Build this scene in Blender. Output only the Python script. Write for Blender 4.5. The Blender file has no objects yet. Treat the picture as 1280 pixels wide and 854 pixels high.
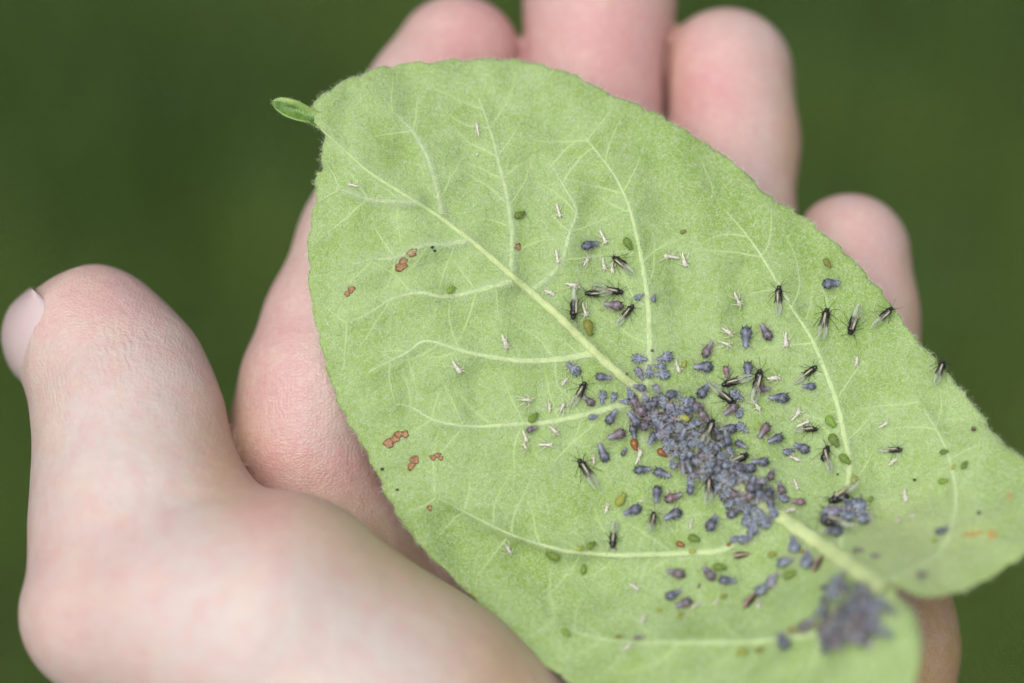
import bpy, bmesh, math, random
import numpy as np
from mathutils import Matrix, Vector
from mathutils.geometry import delaunay_2d_cdt

random.seed(11)
rng = np.random.default_rng(11)
SC = bpy.context.scene
COL = SC.collection
rad = math.radians

# ---------------------------------------------------------------- camera
PITCH = rad(52)                      # the photographer looks down at the palm
HEIGHT = 1.05                        # the palm is held this far above the lawn
DIST = 355.6                         # mm from lens to the plane of focus
R_ = Vector((1, 0, 0))
F_ = Vector((0, math.cos(PITCH), -math.sin(PITCH)))
U_ = Vector((0, math.sin(PITCH), math.cos(PITCH)))
ORG = Vector((0, 0, HEIGHT))         # middle of the leaf
M = Matrix((( R_.x, U_.x, -F_.x, ORG.x), (R_.y, U_.y, -F_.y, ORG.y), (R_.z, U_.z, -F_.z, ORG.z), (0, 0, 0, 1)))
cam = bpy.data.cameras.new("camera")
cam.lens = 100
cam.sensor_width = 36
cam.clip_start = 0.02
cam.clip_end = 200
cam.dof.use_dof = True
cam.dof.focus_distance = (DIST + 1.0) / 1000
cam.dof.aperture_fstop = 5.2
cam.dof.aperture_blades = 9
camo = bpy.data.objects.new("camera", cam)
COL.objects.link(camo)
camo.matrix_world = M @ Matrix.Translation((0, 0, DIST / 1000))
SC.camera = camo

# ---------------------------------------------------------------- light: bright overcast day
SUN_EL, SUN_AZ = rad(62), rad(214)    # azimuth measured clockwise from +Y: behind and to the side of the photographer
w = bpy.data.worlds.new("World")
SC.world = w
w.use_nodes = True
nt = w.node_tree
nt.nodes.clear()
sky = nt.nodes.new("ShaderNodeTexSky")
sky.sky_type = 'NISHITA'
sky.sun_disc = False
sky.sun_elevation = SUN_EL
sky.sun_rotation = SUN_AZ
sky.air_density = 1.0
sky.dust_density = 4.0
hsv = nt.nodes.new("ShaderNodeHueSaturation")   # cloud cover: the blue is washed out evenly
hsv.inputs['Saturation'].default_value = 0.45
bg = nt.nodes.new("ShaderNodeBackground")
bg.inputs['Strength'].default_value = 0.10
wo = nt.nodes.new("ShaderNodeOutputWorld")
nt.links.new(sky.outputs[0], hsv.inputs['Color'])
nt.links.new(hsv.outputs[0], bg.inputs['Color'])
nt.links.new(bg.outputs[0], wo.inputs['Surface'])
sun = bpy.data.lights.new("sun", 'SUN')
sun.energy = 1.3
sun.angle = rad(50)
sun.color = (1.0, 0.985, 0.965)
suno = bpy.data.objects.new("sun", sun)
COL.objects.link(suno)
sd = Vector((math.sin(SUN_AZ) * math.cos(SUN_EL), math.cos(SUN_AZ) * math.cos(SUN_EL), math.sin(SUN_EL)))
suno.rotation_euler = sd.to_track_quat('Z', 'Y').to_euler()
suno.location = (0, 0, 6)
SC.view_settings.view_transform = 'Standard'
SC.view_settings.look = 'None'
SC.view_settings.exposure = 0.70
SC.view_settings.gamma = 1.0
SC.render.film_transparent = False
SC.cycles.max_bounces = 8
SC.cycles.transparent_max_bounces = 12

# ---------------------------------------------------------------- helpers
def P(px, py, z):
    """A place in the hand's own frame, in mm, from where it shows and its depth."""
    k = 0.1 * (DIST - z) / DIST
    return np.stack([(px - 640) * k, (427 - py) * k, z + 0 * px], -1)

def new_mesh(name, verts, faces, smooth=True):
    me = bpy.data.meshes.new(name)
    v = np.asarray(verts, dtype=np.float32)
    if isinstance(faces, np.ndarray):
        n, k = faces.shape
        me.vertices.add(len(v)); me.vertices.foreach_set('co', v.ravel())
        me.loops.add(n * k); me.loops.foreach_set('vertex_index', faces.astype(np.int32).ravel())
        me.polygons.add(n)
        me.polygons.foreach_set('loop_start', np.arange(0, n * k, k, dtype=np.int32))
        me.update(calc_edges=True)
        me.validate()
    else:
        me.from_pydata([tuple(map(float, p)) for p in v], [], [tuple(map(int, f)) for f in faces])
        me.update()
    if smooth:
        me.polygons.foreach_set('use_smooth', np.ones(len(me.polygons), dtype=bool))
    return me

def link(name, me, mat=None, parent=None, mw=None):
    o = bpy.data.objects.new(name, me)
    COL.objects.link(o)
    if mat is not None and me is not None and len(me.materials) == 0:
        me.materials.append(mat)
    if parent is not None:
        o.parent = parent
    if mw is not None:
        o.matrix_local = mw
    return o

def tag(o, label, cat=None, group=None, kind=None):
    o['label'] = label
    if cat: o['category'] = cat
    if group: o['group'] = group
    if kind: o['kind'] = kind
    return o

class NT:
    """Short hand for building a material's nodes."""
    def __init__(self, name):
        self.m = bpy.data.materials.new(name)
        self.m.use_nodes = True
        self.t = self.m.node_tree
        self.t.nodes.clear()
        self.out = self.t.nodes.new('ShaderNodeOutputMaterial')
    def n(self, kind, **kw):
        nd = self.t.nodes.new('ShaderNode' + kind)
        for k, v in kw.items():
            setattr(nd, k, v)
        return nd
    def set(self, sock, v):
        if hasattr(v, 'is_linked') or isinstance(v, bpy.types.NodeSocket):
            self.t.links.new(v, sock)
        else:
            if isinstance(v, tuple) and len(v) == 3 and len(sock.default_value) == 4:
                v = v + (1,)
            sock.default_value = v
    def coord(self, which='Object', scale=(1, 1, 1)):
        c = self.n('TexCoord'); mp = self.n('Mapping')
        self.t.links.new(c.outputs[which], mp.inputs[0]); mp.inputs['Scale'].default_value = scale
        return mp.outputs[0]
    def noise(self, vec, scale, detail=3, rough=0.55, out=0, dist=0):
        nd = self.n('TexNoise'); self.set(nd.inputs['Vector'], vec)
        nd.inputs['Scale'].default_value = scale; nd.inputs['Detail'].default_value = detail
        nd.inputs['Roughness'].default_value = rough; nd.inputs['Distortion'].default_value = dist
        return nd.outputs[out]
    def ramp(self, fac, stops):
        nd = self.n('ValToRGB'); self.set(nd.inputs[0], fac)
        e = nd.color_ramp.elements
        while len(e) < len(stops): e.new(0.5)
        for el, (p, c) in zip(e, stops):
            el.position = p
            el.color = (c, c, c, 1) if not isinstance(c, tuple) else (c + (1,) if len(c) == 3 else c)
        return nd.outputs[0]
    def mix(self, fac, a, b, mode='MIX'):
        nd = self.n('Mix', data_type='RGBA', blend_type=mode)
        self.set(nd.inputs[0], fac); self.set(nd.inputs[6], a); self.set(nd.inputs[7], b)
        return nd.outputs[2]
    def math(self, op, a, b=0.5, c=None):
        nd = self.n('Math', operation=op); self.set(nd.inputs[0], a); self.set(nd.inputs[1], b)
        if c is not None: self.set(nd.inputs[2], c)
        return nd.outputs[0]
    def attr(self, name, out=2):
        nd = self.n('Attribute', attribute_name=name); return nd.outputs[out]
    def bump(self, h, dist, strength=1.0, normal=None):
        nd = self.n('Bump'); self.set(nd.inputs['Height'], h)
        nd.inputs['Distance'].default_value = dist; nd.inputs['Strength'].default_value = strength
        if normal is not None: self.set(nd.inputs['Normal'], normal)
        return nd.outputs[0]
    def bsdf(self, **kw):
        nd = self.n('BsdfPrincipled')
        for k, v in kw.items():
            self.set(nd.inputs[k.replace('_', ' ')], v)
        return nd
    def done(self, shader):
        self.t.links.new(shader, self.out.inputs['Surface']); return self.m

def catmull(pts, step, closed=False):
    pts = np.asarray(pts, float)
    n = len(pts)
    out = []
    rngk = range(n if closed else n - 1)
    for i in rngk:
        if closed:
            p0, p1, p2, p3 = pts[(i - 1) % n], pts[i], pts[(i + 1) % n], pts[(i + 2) % n]
        else:
            p1, p2 = pts[i], pts[i + 1]
            p0 = pts[i - 1] if i else 2 * p1 - p2
            p3 = pts[i + 2] if i + 2 < n else 2 * p2 - p1
        m = max(1, int(round(np.linalg.norm(p2[:2] - p1[:2]) / step)))
        t = np.linspace(0, 1, m, endpoint=False)[:, None]
        out.append(0.5 * (2 * p1 + (p2 - p0) * t + (2 * p0 - 5 * p1 + 4 * p2 - p3) * t**2 + (3 * p1 - p0 - 3 * p2 + p3) * t**3))
    if not closed: out.append(pts[-1:])
    return np.concatenate(out)

# ---------------------------------------------------------------- lawn
lm = NT('lawn_soil')
v = lm.coord()
c = lm.ramp(lm.noise(v, 1.3, 4), [(0.3, (0.036, 0.070, 0.010)), (0.7, (0.050, 0.090, 0.013))])
c = lm.mix(lm.noise(v, 40, 2), c, (0.040, 0.062, 0.014))
MAT_LAWN = lm.done(lm.bsdf(Base_Color=c, Roughness=0.9, Normal=lm.bump(lm.noise(v, 120), 0.01)).outputs[0])
gv, gf = [], []
gn = 24
for i in range(gn + 1):
    for j in range(gn + 1):
        x, y = (i / gn - 0.5) * 120, (j / gn - 0.5) * 120
        gv.append((x, y, 0.0))
for i in range(gn):
    for j in range(gn):
        a = i * (gn + 1) + j
        gf.append((a, a + gn + 1, a + gn + 2, a + 1))
lawn = link('lawn', new_mesh('lawn', gv, gf), MAT_LAWN)
tag(lawn, 'green lawn far below the hand, blurred to a plain field', kind='structure')
gm = NT('grass_blade')
c = gm.mix(gm.ramp(gm.noise(gm.coord(), 4.5, 2), [(0.35, 0.0), (0.65, 1.0)]), (0.042, 0.096, 0.008), (0.096, 0.156, 0.022))
MAT_GRASS = gm.done(gm.bsdf(Base_Color=c, Roughness=0.55).outputs[0])
N = 70000
cx, cy = 0.0, HEIGHT / math.tan(PITCH)
b = np.stack([cx + rng.normal(0, 0.75, N), cy + rng.normal(0, 0.75, N), np.zeros(N)], -1)
h = rng.uniform(0.025, 0.06, N)[:, None]
a = rng.uniform(0, 2 * np.pi, N)
sidev = np.stack([np.cos(a), np.sin(a), 0 * a], -1) * 0.0016
lean = np.stack([-np.sin(a), np.cos(a), 0 * a], -1) * rng.uniform(0.1, 0.9, N)[:, None] * h
up = np.array([0, 0, 1.0])
v0, v1 = b - sidev, b + sidev
mid = b + up * h * 0.6 + lean * 0.35
v2, v3 = mid + sidev * 0.8, mid - sidev * 0.8
v4 = b + up * h * 0.95 + lean
vv = np.stack([v0, v1, v2, v3, v4], 1).reshape(-1, 3)
k = np.arange(N) * 5
tri = np.concatenate([np.stack([k, k + 1, k + 2], -1), np.stack([k, k + 2, k + 3], -1), np.stack([k + 3, k + 2, k + 4], -1)])
gr = link('grass', new_mesh('grass', vv, tri), MAT_GRASS)
tag(gr, 'short green grass of the lawn, far out of focus', 'grass', kind='stuff')
# ---------------------------------------------------------------- hand
def sphere_line(p, a, ra, b, rb):
    ab = b - a
    t = np.clip(((p - a) @ ab) / (ab @ ab), 0, 1).astype(np.float32)
    d = p - a - t[:, None] * ab
    return np.sqrt((d * d).sum(-1)) - (ra + t * (rb - ra))

def smin(a, b, k):
    h = np.maximum(k - np.abs(a - b), 0) / k
    return np.minimum(a, b) - h * h * k * 0.25

def node(px, py, z, rpx):
    k = 0.1 * (DIST - z) / DIST
    return P(np.float64(px), np.float64(py), np.float64(z)).astype(np.float32), np.float32(rpx * k)

FINGERS = [
    [(572, 74, -29, 80), (542, 130, -27, 86), (465, 305, -20, 90), (424, 411, -16, 94), (397, 484, -13, 95), (385, 548, -13, 97), (412, 720, -15, 108)],
    [(757, -90, -32, 80), (750, 0, -31, 92), (737, 160, -26, 92), (700, 380, -19, 96), (660, 640, -15, 103)],
    [(908, 94, -29, 84), (910, 180, -27, 87), (905, 290, -24, 88), (880, 430, -19, 92), (845, 650, -16, 99)],
    [(1062, 318, -22, 76), (1068, 395, -21, 78), (1072, 480, -19, 81), (1066, 640, -16, 98)],
]
PALM = [
    [(440, 720, -15, 103), (560, 960, -16, 118), (760, 1300, -18, 122)],
    [(655, 640, -15, 103), (800, 1300, -18, 125)],
    [(845, 660, -16, 100), (900, 1300, -18, 125)],
    [(1066, 640, -16, 96), (1076, 810, -13, 103), (1010, 1300, -15, 118)],
    [(820, 1300, -18, 130), (860, 1760, -20, 150)],
    [(980, 1300, -18, 125), (1010, 1760, -20, 145)],
]
THENAR = [
    [(126, 770, 8, 92), (215, 765, 9, 122), (335, 790, 10, 162), (480, 930, 8, 195), (575, 1040, 4, 215), (730, 1250, -10, 150)],
    [(178, 640, -1, 112), (250, 728, 4, 108)],
]
THUMB = [
    [(124, 762, 6, 82), (172, 640, 0, 124), (162, 533, -5, 112), (148, 476, -8, 100), (111, 429, -10, 90), (74, 424, -13, 57)],
]
H = 0.75
lo = np.array([-66, -134, -48]); hi = np.array([68, 64, 38])
xs, ys, zs = [np.arange(l, h_ + H, H, dtype=np.float32) for l, h_ in zip(lo, hi)]
SH = (len(xs), len(ys), len(zs))
gp = np.stack(np.meshgrid(xs, ys, zs, indexing='ij'), -1).reshape(-1, 3)
def field(p):
    def chains(cs, k):
        f = None
        for c in cs:
            ns = [node(*q) for q in c]
            for (a, ra), (b, rb) in zip(ns[:-1], ns[1:]):
                d = sphere_line(p, a, ra, b, rb)
                f = d if f is None else smin(f, d, k)
        return f
    ds = [chains([c], 2.0) for c in FINGERS]
    fing = np.minimum(np.minimum(ds[0], ds[1]), np.minimum(ds[2], ds[3]))
    for a, b_ in zip(ds[:-1], ds[1:]):                 # a real gap where two fingers press together
        fing = np.maximum(fing, 0.5 - 0.5 * np.abs(a - b_) - 0.35 * np.maximum(0, -27.0 - p[:, 2]))
    palm = chains(PALM, 9.0)
    th = smin(chains(THENAR, 7.0), chains(THUMB, 4.0), 5.5)
    f = smin(fing, palm, 6.0)
    return smin(f, th, 0.8)
F = field(gp).reshape(SH)

def surface_nets(F, o, h):
    s = F < 0
    c = np.zeros(tuple(n - 1 for n in F.shape) + (3,), np.float32)
    cnt = np.zeros(tuple(n - 1 for n in F.shape), np.float32)
    nx, ny, nz = cnt.shape
    def sl(d): return tuple(slice(di, di + n) for di, n in zip(d, (nx, ny, nz)))
    for ax in range(3):
        for u in (0, 1):
            for v_ in (0, 1):
                d0 = [0, 0, 0]; oth = [i for i in range(3) if i != ax]
                d0[oth[0]], d0[oth[1]] = u, v_
                d1 = list(d0); d1[ax] = 1
                f0, f1 = F[sl(d0)], F[sl(d1)]
                m = s[sl(d0)] != s[sl(d1)]
                t = np.where(m, f0 / np.where(m, f0 - f1, 1), 0)
                for i in range(3):
                    c[..., i] += np.where(m, d0[i] + (t if i == ax else 0), 0)
                cnt += m
    act = cnt > 0
    idx = -np.ones(cnt.shape, np.int64); idx[act] = np.arange(act.sum())
    ijk = np.argwhere(act)
    verts = (ijk + c[act] / cnt[act][:, None]) * h + o
    faces = []
    for ax in range(3):
        oth = [i for i in range(3) if i != ax]
        b0 = [slice(1, -1)] * 3; b0[ax] = slice(0, -1)
        b1 = list(b0); b1[ax] = slice(1, None)
        m = s[tuple(b0)] != s[tuple(b1)]
        pos = np.argwhere(m); ins = s[tuple(b0)][m]
        base = pos.copy(); base[:, oth[0]] += 1; base[:, oth[1]] += 1
        def g(du, dv):
            q = base.copy(); q[:, oth[0]] -= du; q[:, oth[1]] -= dv
            return idx[q[:, 0], q[:, 1], q[:, 2]]
        quad = np.stack([g(1, 1), g(0, 1), g(0, 0), g(1, 0)], -1)
        flip = ins if ax != 1 else ~ins
        quad[~flip] = quad[~flip][:, ::-1]
        faces.append(quad)
    fc = np.concatenate(faces)
    return verts, fc[(fc >= 0).all(1)]

hv, hf = surface_nets(F, lo.astype(np.float32), H)
del gp, F
# relax the voxel steps
e = np.concatenate([hf[:, [0, 1]], hf[:, [1, 2]], hf[:, [2, 3]], hf[:, [3, 0]]])
e = np.concatenate([e, e[:, ::-1]])
deg = np.bincount(e[:, 0], minlength=len(hv))[:, None]
for it in range(6):
    acc = np.stack([np.bincount(e[:, 0], weights=hv[e[:, 1], i], minlength=len(hv)) for i in range(3)], -1)
    hv = hv + (0.55 if it % 2 == 0 else -0.5) * (acc / deg - hv)
# where each point shows, for the skin's own colouring and painted ochre shade
kz = 0.1 * (DIST - hv[:, 2]) / DIST
hpx, hpy = hv[:, 0] / kz + 640, 427 - hv[:, 1] / kz
def blob(x, y, rx, ry=None, ang=0):
    ry = ry or rx
    dx, dy = hpx - x, hpy - y
    ca, sa = math.cos(rad(ang)), math.sin(rad(ang))
    return np.exp(-(((dx * ca + dy * sa) / rx)**2 + ((-dx * sa + dy * ca) / ry)**2))
flush = (0.5 * blob(345, 440, 60, 150) + 0.9 * blob(590, 70, 90, 110) + 0.8 * blob(765, 60, 90, 140) + 0.8 * blob(890, 120, 60, 90)
         + 0.5 * blob(1060, 300, 60) + 0.5 * blob(450, 590, 90, 40) + 0.5 * blob(120, 365, 100, 45) + 0.25 * blob(90, 740, 120) + 0.55 * blob(330, 620, 40, 80))
warm_shade = (0.6 * blob(480, 690, 160, 60, 30) + 0.6 * blob(280, 560, 40, 90) + 1.5 * blob(1180, 800, 60, 140) + 0.7 * blob(640, 850, 90, 60, 45)
        + 0.6 * blob(995, 180, 25, 120) + 0.6 * blob(1150, 400, 25, 120) + 0.3 * blob(840, 60, 18, 120))  # ochre bounce light and shade painted on finger sides, thenar and palm edge
pale = 0.9 * blob(300, 760, 260, 130) + 0.8 * blob(150, 570, 100, 100) + 0.6 * blob(560, 850, 160, 90)
fold = blob(430, 590, 120, 90) + 0.5 * blob(350, 420, 60, 140)
crease = blob(165, 425, 80, 34, -25) + 0.7 * blob(85, 500, 60, 40, -40)
hand_me = new_mesh('hand', hv / 1000, hf)
for nm, a in (('flush', flush), ('warm_shade', warm_shade), ('crease', crease), ('fold', fold), ('pale', pale)):
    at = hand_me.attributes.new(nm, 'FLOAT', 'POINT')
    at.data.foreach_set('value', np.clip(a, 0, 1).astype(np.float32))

sk = NT('skin')
v = sk.coord()
big = sk.noise(v, 90, 3)
c = sk.mix(big, (0.455, 0.33, 0.285), (0.525, 0.42, 0.375))
c = sk.mix(sk.math('MULTIPLY', sk.attr('pale'), 0.9), c, (0.50, 0.45, 0.41))
c = sk.mix(sk.math('MULTIPLY', sk.attr('flush'), 0.92), c, (0.51, 0.225, 0.22))
c = sk.mix(sk.math('MULTIPLY', sk.attr('warm_shade'), 0.85), c, (0.46, 0.28, 0.10))
c = sk.mix(sk.ramp(sk.noise(v, 420, 4, 0.65), [(0.42, 0.0), (0.72, 0.5)]), c, (0.52, 0.27, 0.25))
c = sk.mix(sk.ramp(sk.noise(v, 150, 3, 0.6), [(0.5, 0.0), (0.75, 0.4)]), c, (0.56, 0.44, 0.33))
c = sk.mix(sk.ramp(sk.noise(v, 1300, 3, 0.6), [(0.45, 0.0), (0.75, 0.3)]), c, (0.57, 0.47, 0.43))
# fine lines of the skin: two crossed sets of ridges, and folds over the bent joint
vo = sk.n('TexVoronoi', feature='DISTANCE_TO_EDGE'); sk.set(vo.inputs['Vector'], sk.coord(scale=(1, 1.5, 1))); vo.inputs['Scale'].default_value = 1500
fine = sk.ramp(vo.outputs[0], [(0.0, 0.0), (0.25, 1.0)])
wv = sk.n('TexWave', wave_type='BANDS', bands_direction='DIAGONAL'); sk.set(wv.inputs['Vector'], sk.coord()); wv.inputs['Scale'].default_value = 620
wv.inputs['Distortion'].default_value = 6; wv.inputs['Detail'].default_value = 3; wv.inputs['Detail Scale'].default_value = 1.2
rid = sk.n('TexWave', wave_type='BANDS', bands_direction='X'); sk.set(rid.inputs['Vector'], sk.coord()); rid.inputs['Scale'].default_value = 640
rid.inputs['Distortion'].default_value = 3; rid.inputs['Detail'].default_value = 2
fv = sk.n('TexWave', wave_type='BANDS', bands_direction='Y', wave_profile='SAW'); sk.set(fv.inputs['Vector'], sk.coord()); fv.inputs['Scale'].default_value = 130
fv.inputs['Distortion'].default_value = 9; fv.inputs['Detail'].default_value = 4; fv.inputs['Detail Scale'].default_value = 1.6
fo = sk.math('MULTIPLY', sk.ramp(fv.outputs['Fac'], [(0.0, 0.0), (0.16, 1.0)]), sk.attr('fold'))
cr = sk.math('MULTIPLY', wv.outputs['Fac'], sk.attr('crease'))
hgt = sk.math('ADD', sk.math('MULTIPLY', fo, 0.3), sk.math('ADD', sk.math('MULTIPLY', fine, 0.5), sk.math('ADD', sk.math('MULTIPLY', cr, 0.8), sk.math('MULTIPLY', rid.outputs['Fac'], 0.12))))
nrm = sk.bump(hgt, 0.00010, 0.8)
nrm = sk.bump(sk.noise(v, 260, 3), 0.0006, 0.5, nrm)
b = sk.bsdf(Base_Color=c, Roughness=0.43, Subsurface_Weight=0.22, Subsurface_Radius=(1.0, 0.36, 0.2), Subsurface_Scale=0.0018, Specular_IOR_Level=0.42, Normal=nrm)
MAT_SKIN = sk.done(b.outputs[0])
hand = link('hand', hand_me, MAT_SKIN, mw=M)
tag(hand, 'bare hand held palm up, thumb bent, cradling the leaf on its fingers', 'hand')

# thumbnail: a curved plate wrapped round the end of the thumb
nv, nf = [], []
Rarc = catmull([(39, 361), (54, 382), (64, 410), (66, 440), (59, 470), (48, 491)], 8)
Larc = catmull([(37, 360), (10, 386), (1, 424), (14, 464), (44, 491)], 8)
m_ = 15
def resample(a, m):
    t = np.concatenate([[0], np.cumsum(np.linalg.norm(np.diff(a, axis=0), axis=1))]); t /= t[-1]
    return np.stack([np.interp(np.linspace(0, 1, m), t, a[:, i]) for i in range(2)], -1)
Ra, La = resample(Rarc, m_), resample(Larc, m_)
ang = np.linspace(rad(-12), rad(125), 18)
for side in (0, 1):
    for th_ in ang:
        for q in range(m_):
            x = Ra[q, 0] + (La[q, 0] - Ra[q, 0]) * math.sin(th_) - (0 if side == 0 else -5) * max(0.2, math.sin(th_))
            y = Ra[q, 1] + (La[q, 1] - Ra[q, 1]) * math.sin(th_)
            edge = math.sin(math.pi * (q + 0.3) / (m_ - 0.4))
            z = -11.3 + (10.6 - (0.45 if side else 0)) * math.cos(th_) * (0.72 + 0.28 * edge)
            nv.append(P(np.float64(x), np.float64(y), np.float64(z)) / 1000)
n1 = len(ang) * m_
for s_ in (0, 1):
    for i in range(len(ang) - 1):
        for q in range(m_ - 1):
            a0 = s_ * n1 + i * m_ + q
            f = (a0, a0 + 1, a0 + m_ + 1, a0 + m_)
            nf.append(f if s_ else f[::-1])
for i in range(len(ang) - 1):
    for q, fl in ((0, 0), (m_ - 1, 1)):
        a0 = i * m_ + q
        f = (a0, a0 + m_, n1 + a0 + m_, n1 + a0)
        nf.append(f[::-1] if fl else f)
nl = NT('fingernail')
c = nl.mix(nl.noise(nl.coord(), 160, 2), (0.47, 0.345, 0.35), (0.53, 0.43, 0.415))
MAT_NAIL = nl.done(nl.bsdf(Base_Color=c, Roughness=0.28, Subsurface_Weight=0.3, Subsurface_Radius=(1, 0.4, 0.3), Subsurface_Scale=0.0015).outputs[0])
nail = link('thumbnail', new_mesh('thumbnail', nv, nf), MAT_NAIL, hand)
# ---------------------------------------------------------------- leaf (underside up)
OUT = [(386, 141), (396, 124), (420, 107), (455, 91), (500, 80), (545, 77), (590, 74), (640, 74), (680, 82), (720, 95), (760, 116), (800, 133), (830, 147),
       (860, 165), (900, 191), (930, 214), (960, 244), (1000, 268), (1030, 292), (1060, 318), (1085, 345), (1105, 369), (1122, 392), (1142, 420),
       (1172, 453), (1200, 486), (1225, 516), (1247, 546), (1280, 573), (1312, 604), (1320, 640), (1302, 674), (1280, 693), (1252, 713), (1218, 733),
       (1188, 743), (1160, 746), (1140, 742), (1122, 730), (1113, 738), (1124, 748), (1142, 764), (1151, 792), (1152, 822), (1143, 858), (1120, 900),
       (1070, 930), (980, 946), (880, 930), (780, 890), (706, 848), (662, 816), (630, 785), (600, 756), (560, 716), (532, 690), (510, 664), (491, 634), (470, 591),
       (453, 556), (430, 518), (414, 478), (403, 438), (393, 398), (388, 370), (386, 335), (385, 300), (391, 266), (396, 236), (394, 217), (404, 212), (402, 190), (406, 170), (398, 158), (388, 149)]
dens = catmull(OUT, 3.0, True)
# rounded teeth along the margin
seg = np.linalg.norm(np.roll(dens, -1, 0) - dens, axis=1)
arc = np.concatenate([[0], np.cumsum(seg)[:-1]])
tan = np.roll(dens, -2, 0) - np.roll(dens, 2, 0)
tan /= np.linalg.norm(tan, axis=1)[:, None]
nor = np.stack([tan[:, 1], -tan[:, 0]], -1)
tooth = np.zeros(len(dens)); s0 = 0; lr = random.Random(5)
edges_t = [0]
while edges_t[-1] < arc[-1]: edges_t.append(edges_t[-1] + lr.uniform(26, 48))
amp = [lr.uniform(3.0, 6.5) for _ in edges_t]
for i in range(len(edges_t) - 1):
    m = (arc >= edges_t[i]) & (arc < edges_t[i + 1])
    t = (arc[m] - edges_t[i]) / (edges_t[i + 1] - edges_t[i])
    tooth[m] = amp[i] * (np.minimum(1, 4.0 * (1 - t)) * (0.25 + 0.75 * t**0.8) - 0.45)
near_tip = np.exp(-((dens[:, 0] - 388)**2 + (dens[:, 1] - 142)**2) / 40**2)
lobe = (dens[:, 1] > 735) & (dens[:, 0] > 1090)
tooth *= (1 - near_tip) * np.where(lobe, 0.2, 1)
ww = np.sin(arc / 7.3) * 0.35 + np.sin(arc / 4.1 + 1) * 0.3
outline = dens + nor * (tooth + ww)[:, None]

MID = [(402, 162), (430, 187), (460, 214), (500, 240), (540, 265), (572, 288), (600, 310), (640, 345), (670, 371), (700, 397), (750, 446), (800, 490),
       (850, 540), (900, 588), (945, 624), (1000, 662), (1060, 704), (1108, 738)]
VEINS = [
    [(640, 352), (615, 358), (590, 365), (555, 371), (525, 366), (493, 372), (470, 386), (450, 397), (420, 410)],
    [(588, 300), (560, 305), (530, 306), (512, 315), (490, 323), (460, 325), (430, 336)],
    [(742, 442), (700, 449), (650, 451), (600, 444), (560, 433), (530, 427), (505, 443), (470, 460), (440, 480)],
    [(812, 498), (770, 508), (740, 516), (690, 527), (640, 531), (590, 533), (545, 526), (505, 506), (470, 512)],
    [(958, 640), (910, 684), (860, 691), (780, 694), (720, 691), (690, 685), (640, 669), (590, 645), (545, 622), (520, 616)],
    [(1092, 742), (1040, 782), (1000, 795), (930, 802), (850, 803), (770, 801), (715, 788), (680, 770)],
    [(520, 252), (490, 252), (460, 249), (430, 238), (412, 236)],
    [(640, 340), (640, 290), (633, 242), (625, 210), (615, 170), (602, 132), (590, 105)],
    [(552, 268), (545, 230), (531, 190), (512, 160), (480, 130)],
    [(806, 488), (812, 440), (810, 380), (803, 330), (795, 290), (783, 250), (765, 215), (738, 180), (715, 150)],
    [(1050, 690), (1060, 610), (1062, 575), (1055, 542), (1045, 500), (1030, 460), (1013, 420), (990, 385), (970, 350), (938, 300), (905, 262), (875, 235)],
    [(1104, 728), (1140, 712), (1175, 690), (1192, 650), (1194, 610), (1182, 560), (1160, 520), (1140, 490)],
    [(668, 362), (700, 330), (712, 290), (720, 262), (700, 225), (680, 190)],
]
mid_d = catmull(MID, 5)
vein_d = [catmull(q, 5) for q in VEINS]

CTRL = [(345, 125, -3), (390, 140, -2), (500, 80, -6), (600, 75, -7), (720, 95, -6.5), (830, 146, -5), (960, 240, -4), (1060, 318, -2.5), (1150, 430, -0.5), (1230, 520, 2.5),
        (1300, 600, 8), (1315, 650, 13), (1280, 690, 17), (1190, 742, 22), (1140, 742, 25), (1118, 738, 26), (1150, 800, 29), (1143, 858, 30), (1070, 930, 32), (880, 930, 24), (705, 848, 13),
        (600, 756, 7), (510, 664, 3.5), (430, 518, 1.0), (386, 335, -0.5), (395, 217, -1.5), (640, 345, -0.5), (500, 240, -1.0), (800, 490, 0.2), (640, 180, -4), (800, 300, -2), (960, 400, -1.5),
        (700, 600, 2), (560, 500, 1.5), (900, 588, 2.5), (945, 624, 4.0), (1000, 662, 7.5), (1060, 704, 15.5), (1050, 560, 1.0), (1150, 560, 2.5), (1190, 650, 10), (1100, 640, 5),
        (800, 700, 5), (900, 700, 6.5), (850, 800, 13), (1000, 780, 17), (1040, 850, 24.5), (740, 780, 8.5), (950, 740, 9.5)]
CT = np.array(CTRL, float)
def tps_u(r2): return 0.5 * r2 * np.log(r2 + 1e-9)
_n = len(CT); _q = CT[:, :2] / 100
_A = np.zeros((_n + 3, _n + 3))
_A[:_n, :_n] = tps_u(((_q[:, None] - _q[None])**2).sum(-1)) + np.eye(_n) * 0.02
_A[:_n, _n] = 1; _A[:_n, _n + 1:] = _q; _A[_n, :_n] = 1; _A[_n + 1:, :_n] = _q.T
_w = np.linalg.solve(_A, np.concatenate([CT[:, 2], [0, 0, 0]]))
WAVES = [(random.uniform(0, 6.28), random.uniform(0, 6.28), random.uniform(36, 95)) for _ in range(16)]
def dist_line(px, py, line):
    best = np.full(px.shape, 1e9); par = np.zeros(px.shape)
    for i in range(0, len(line)):
        d = (px - line[i, 0])**2 + (py - line[i, 1])**2
        m = d < best; best[m] = d[m]; par[m] = i
    return np.sqrt(best), par / max(1, len(line) - 1)
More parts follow.
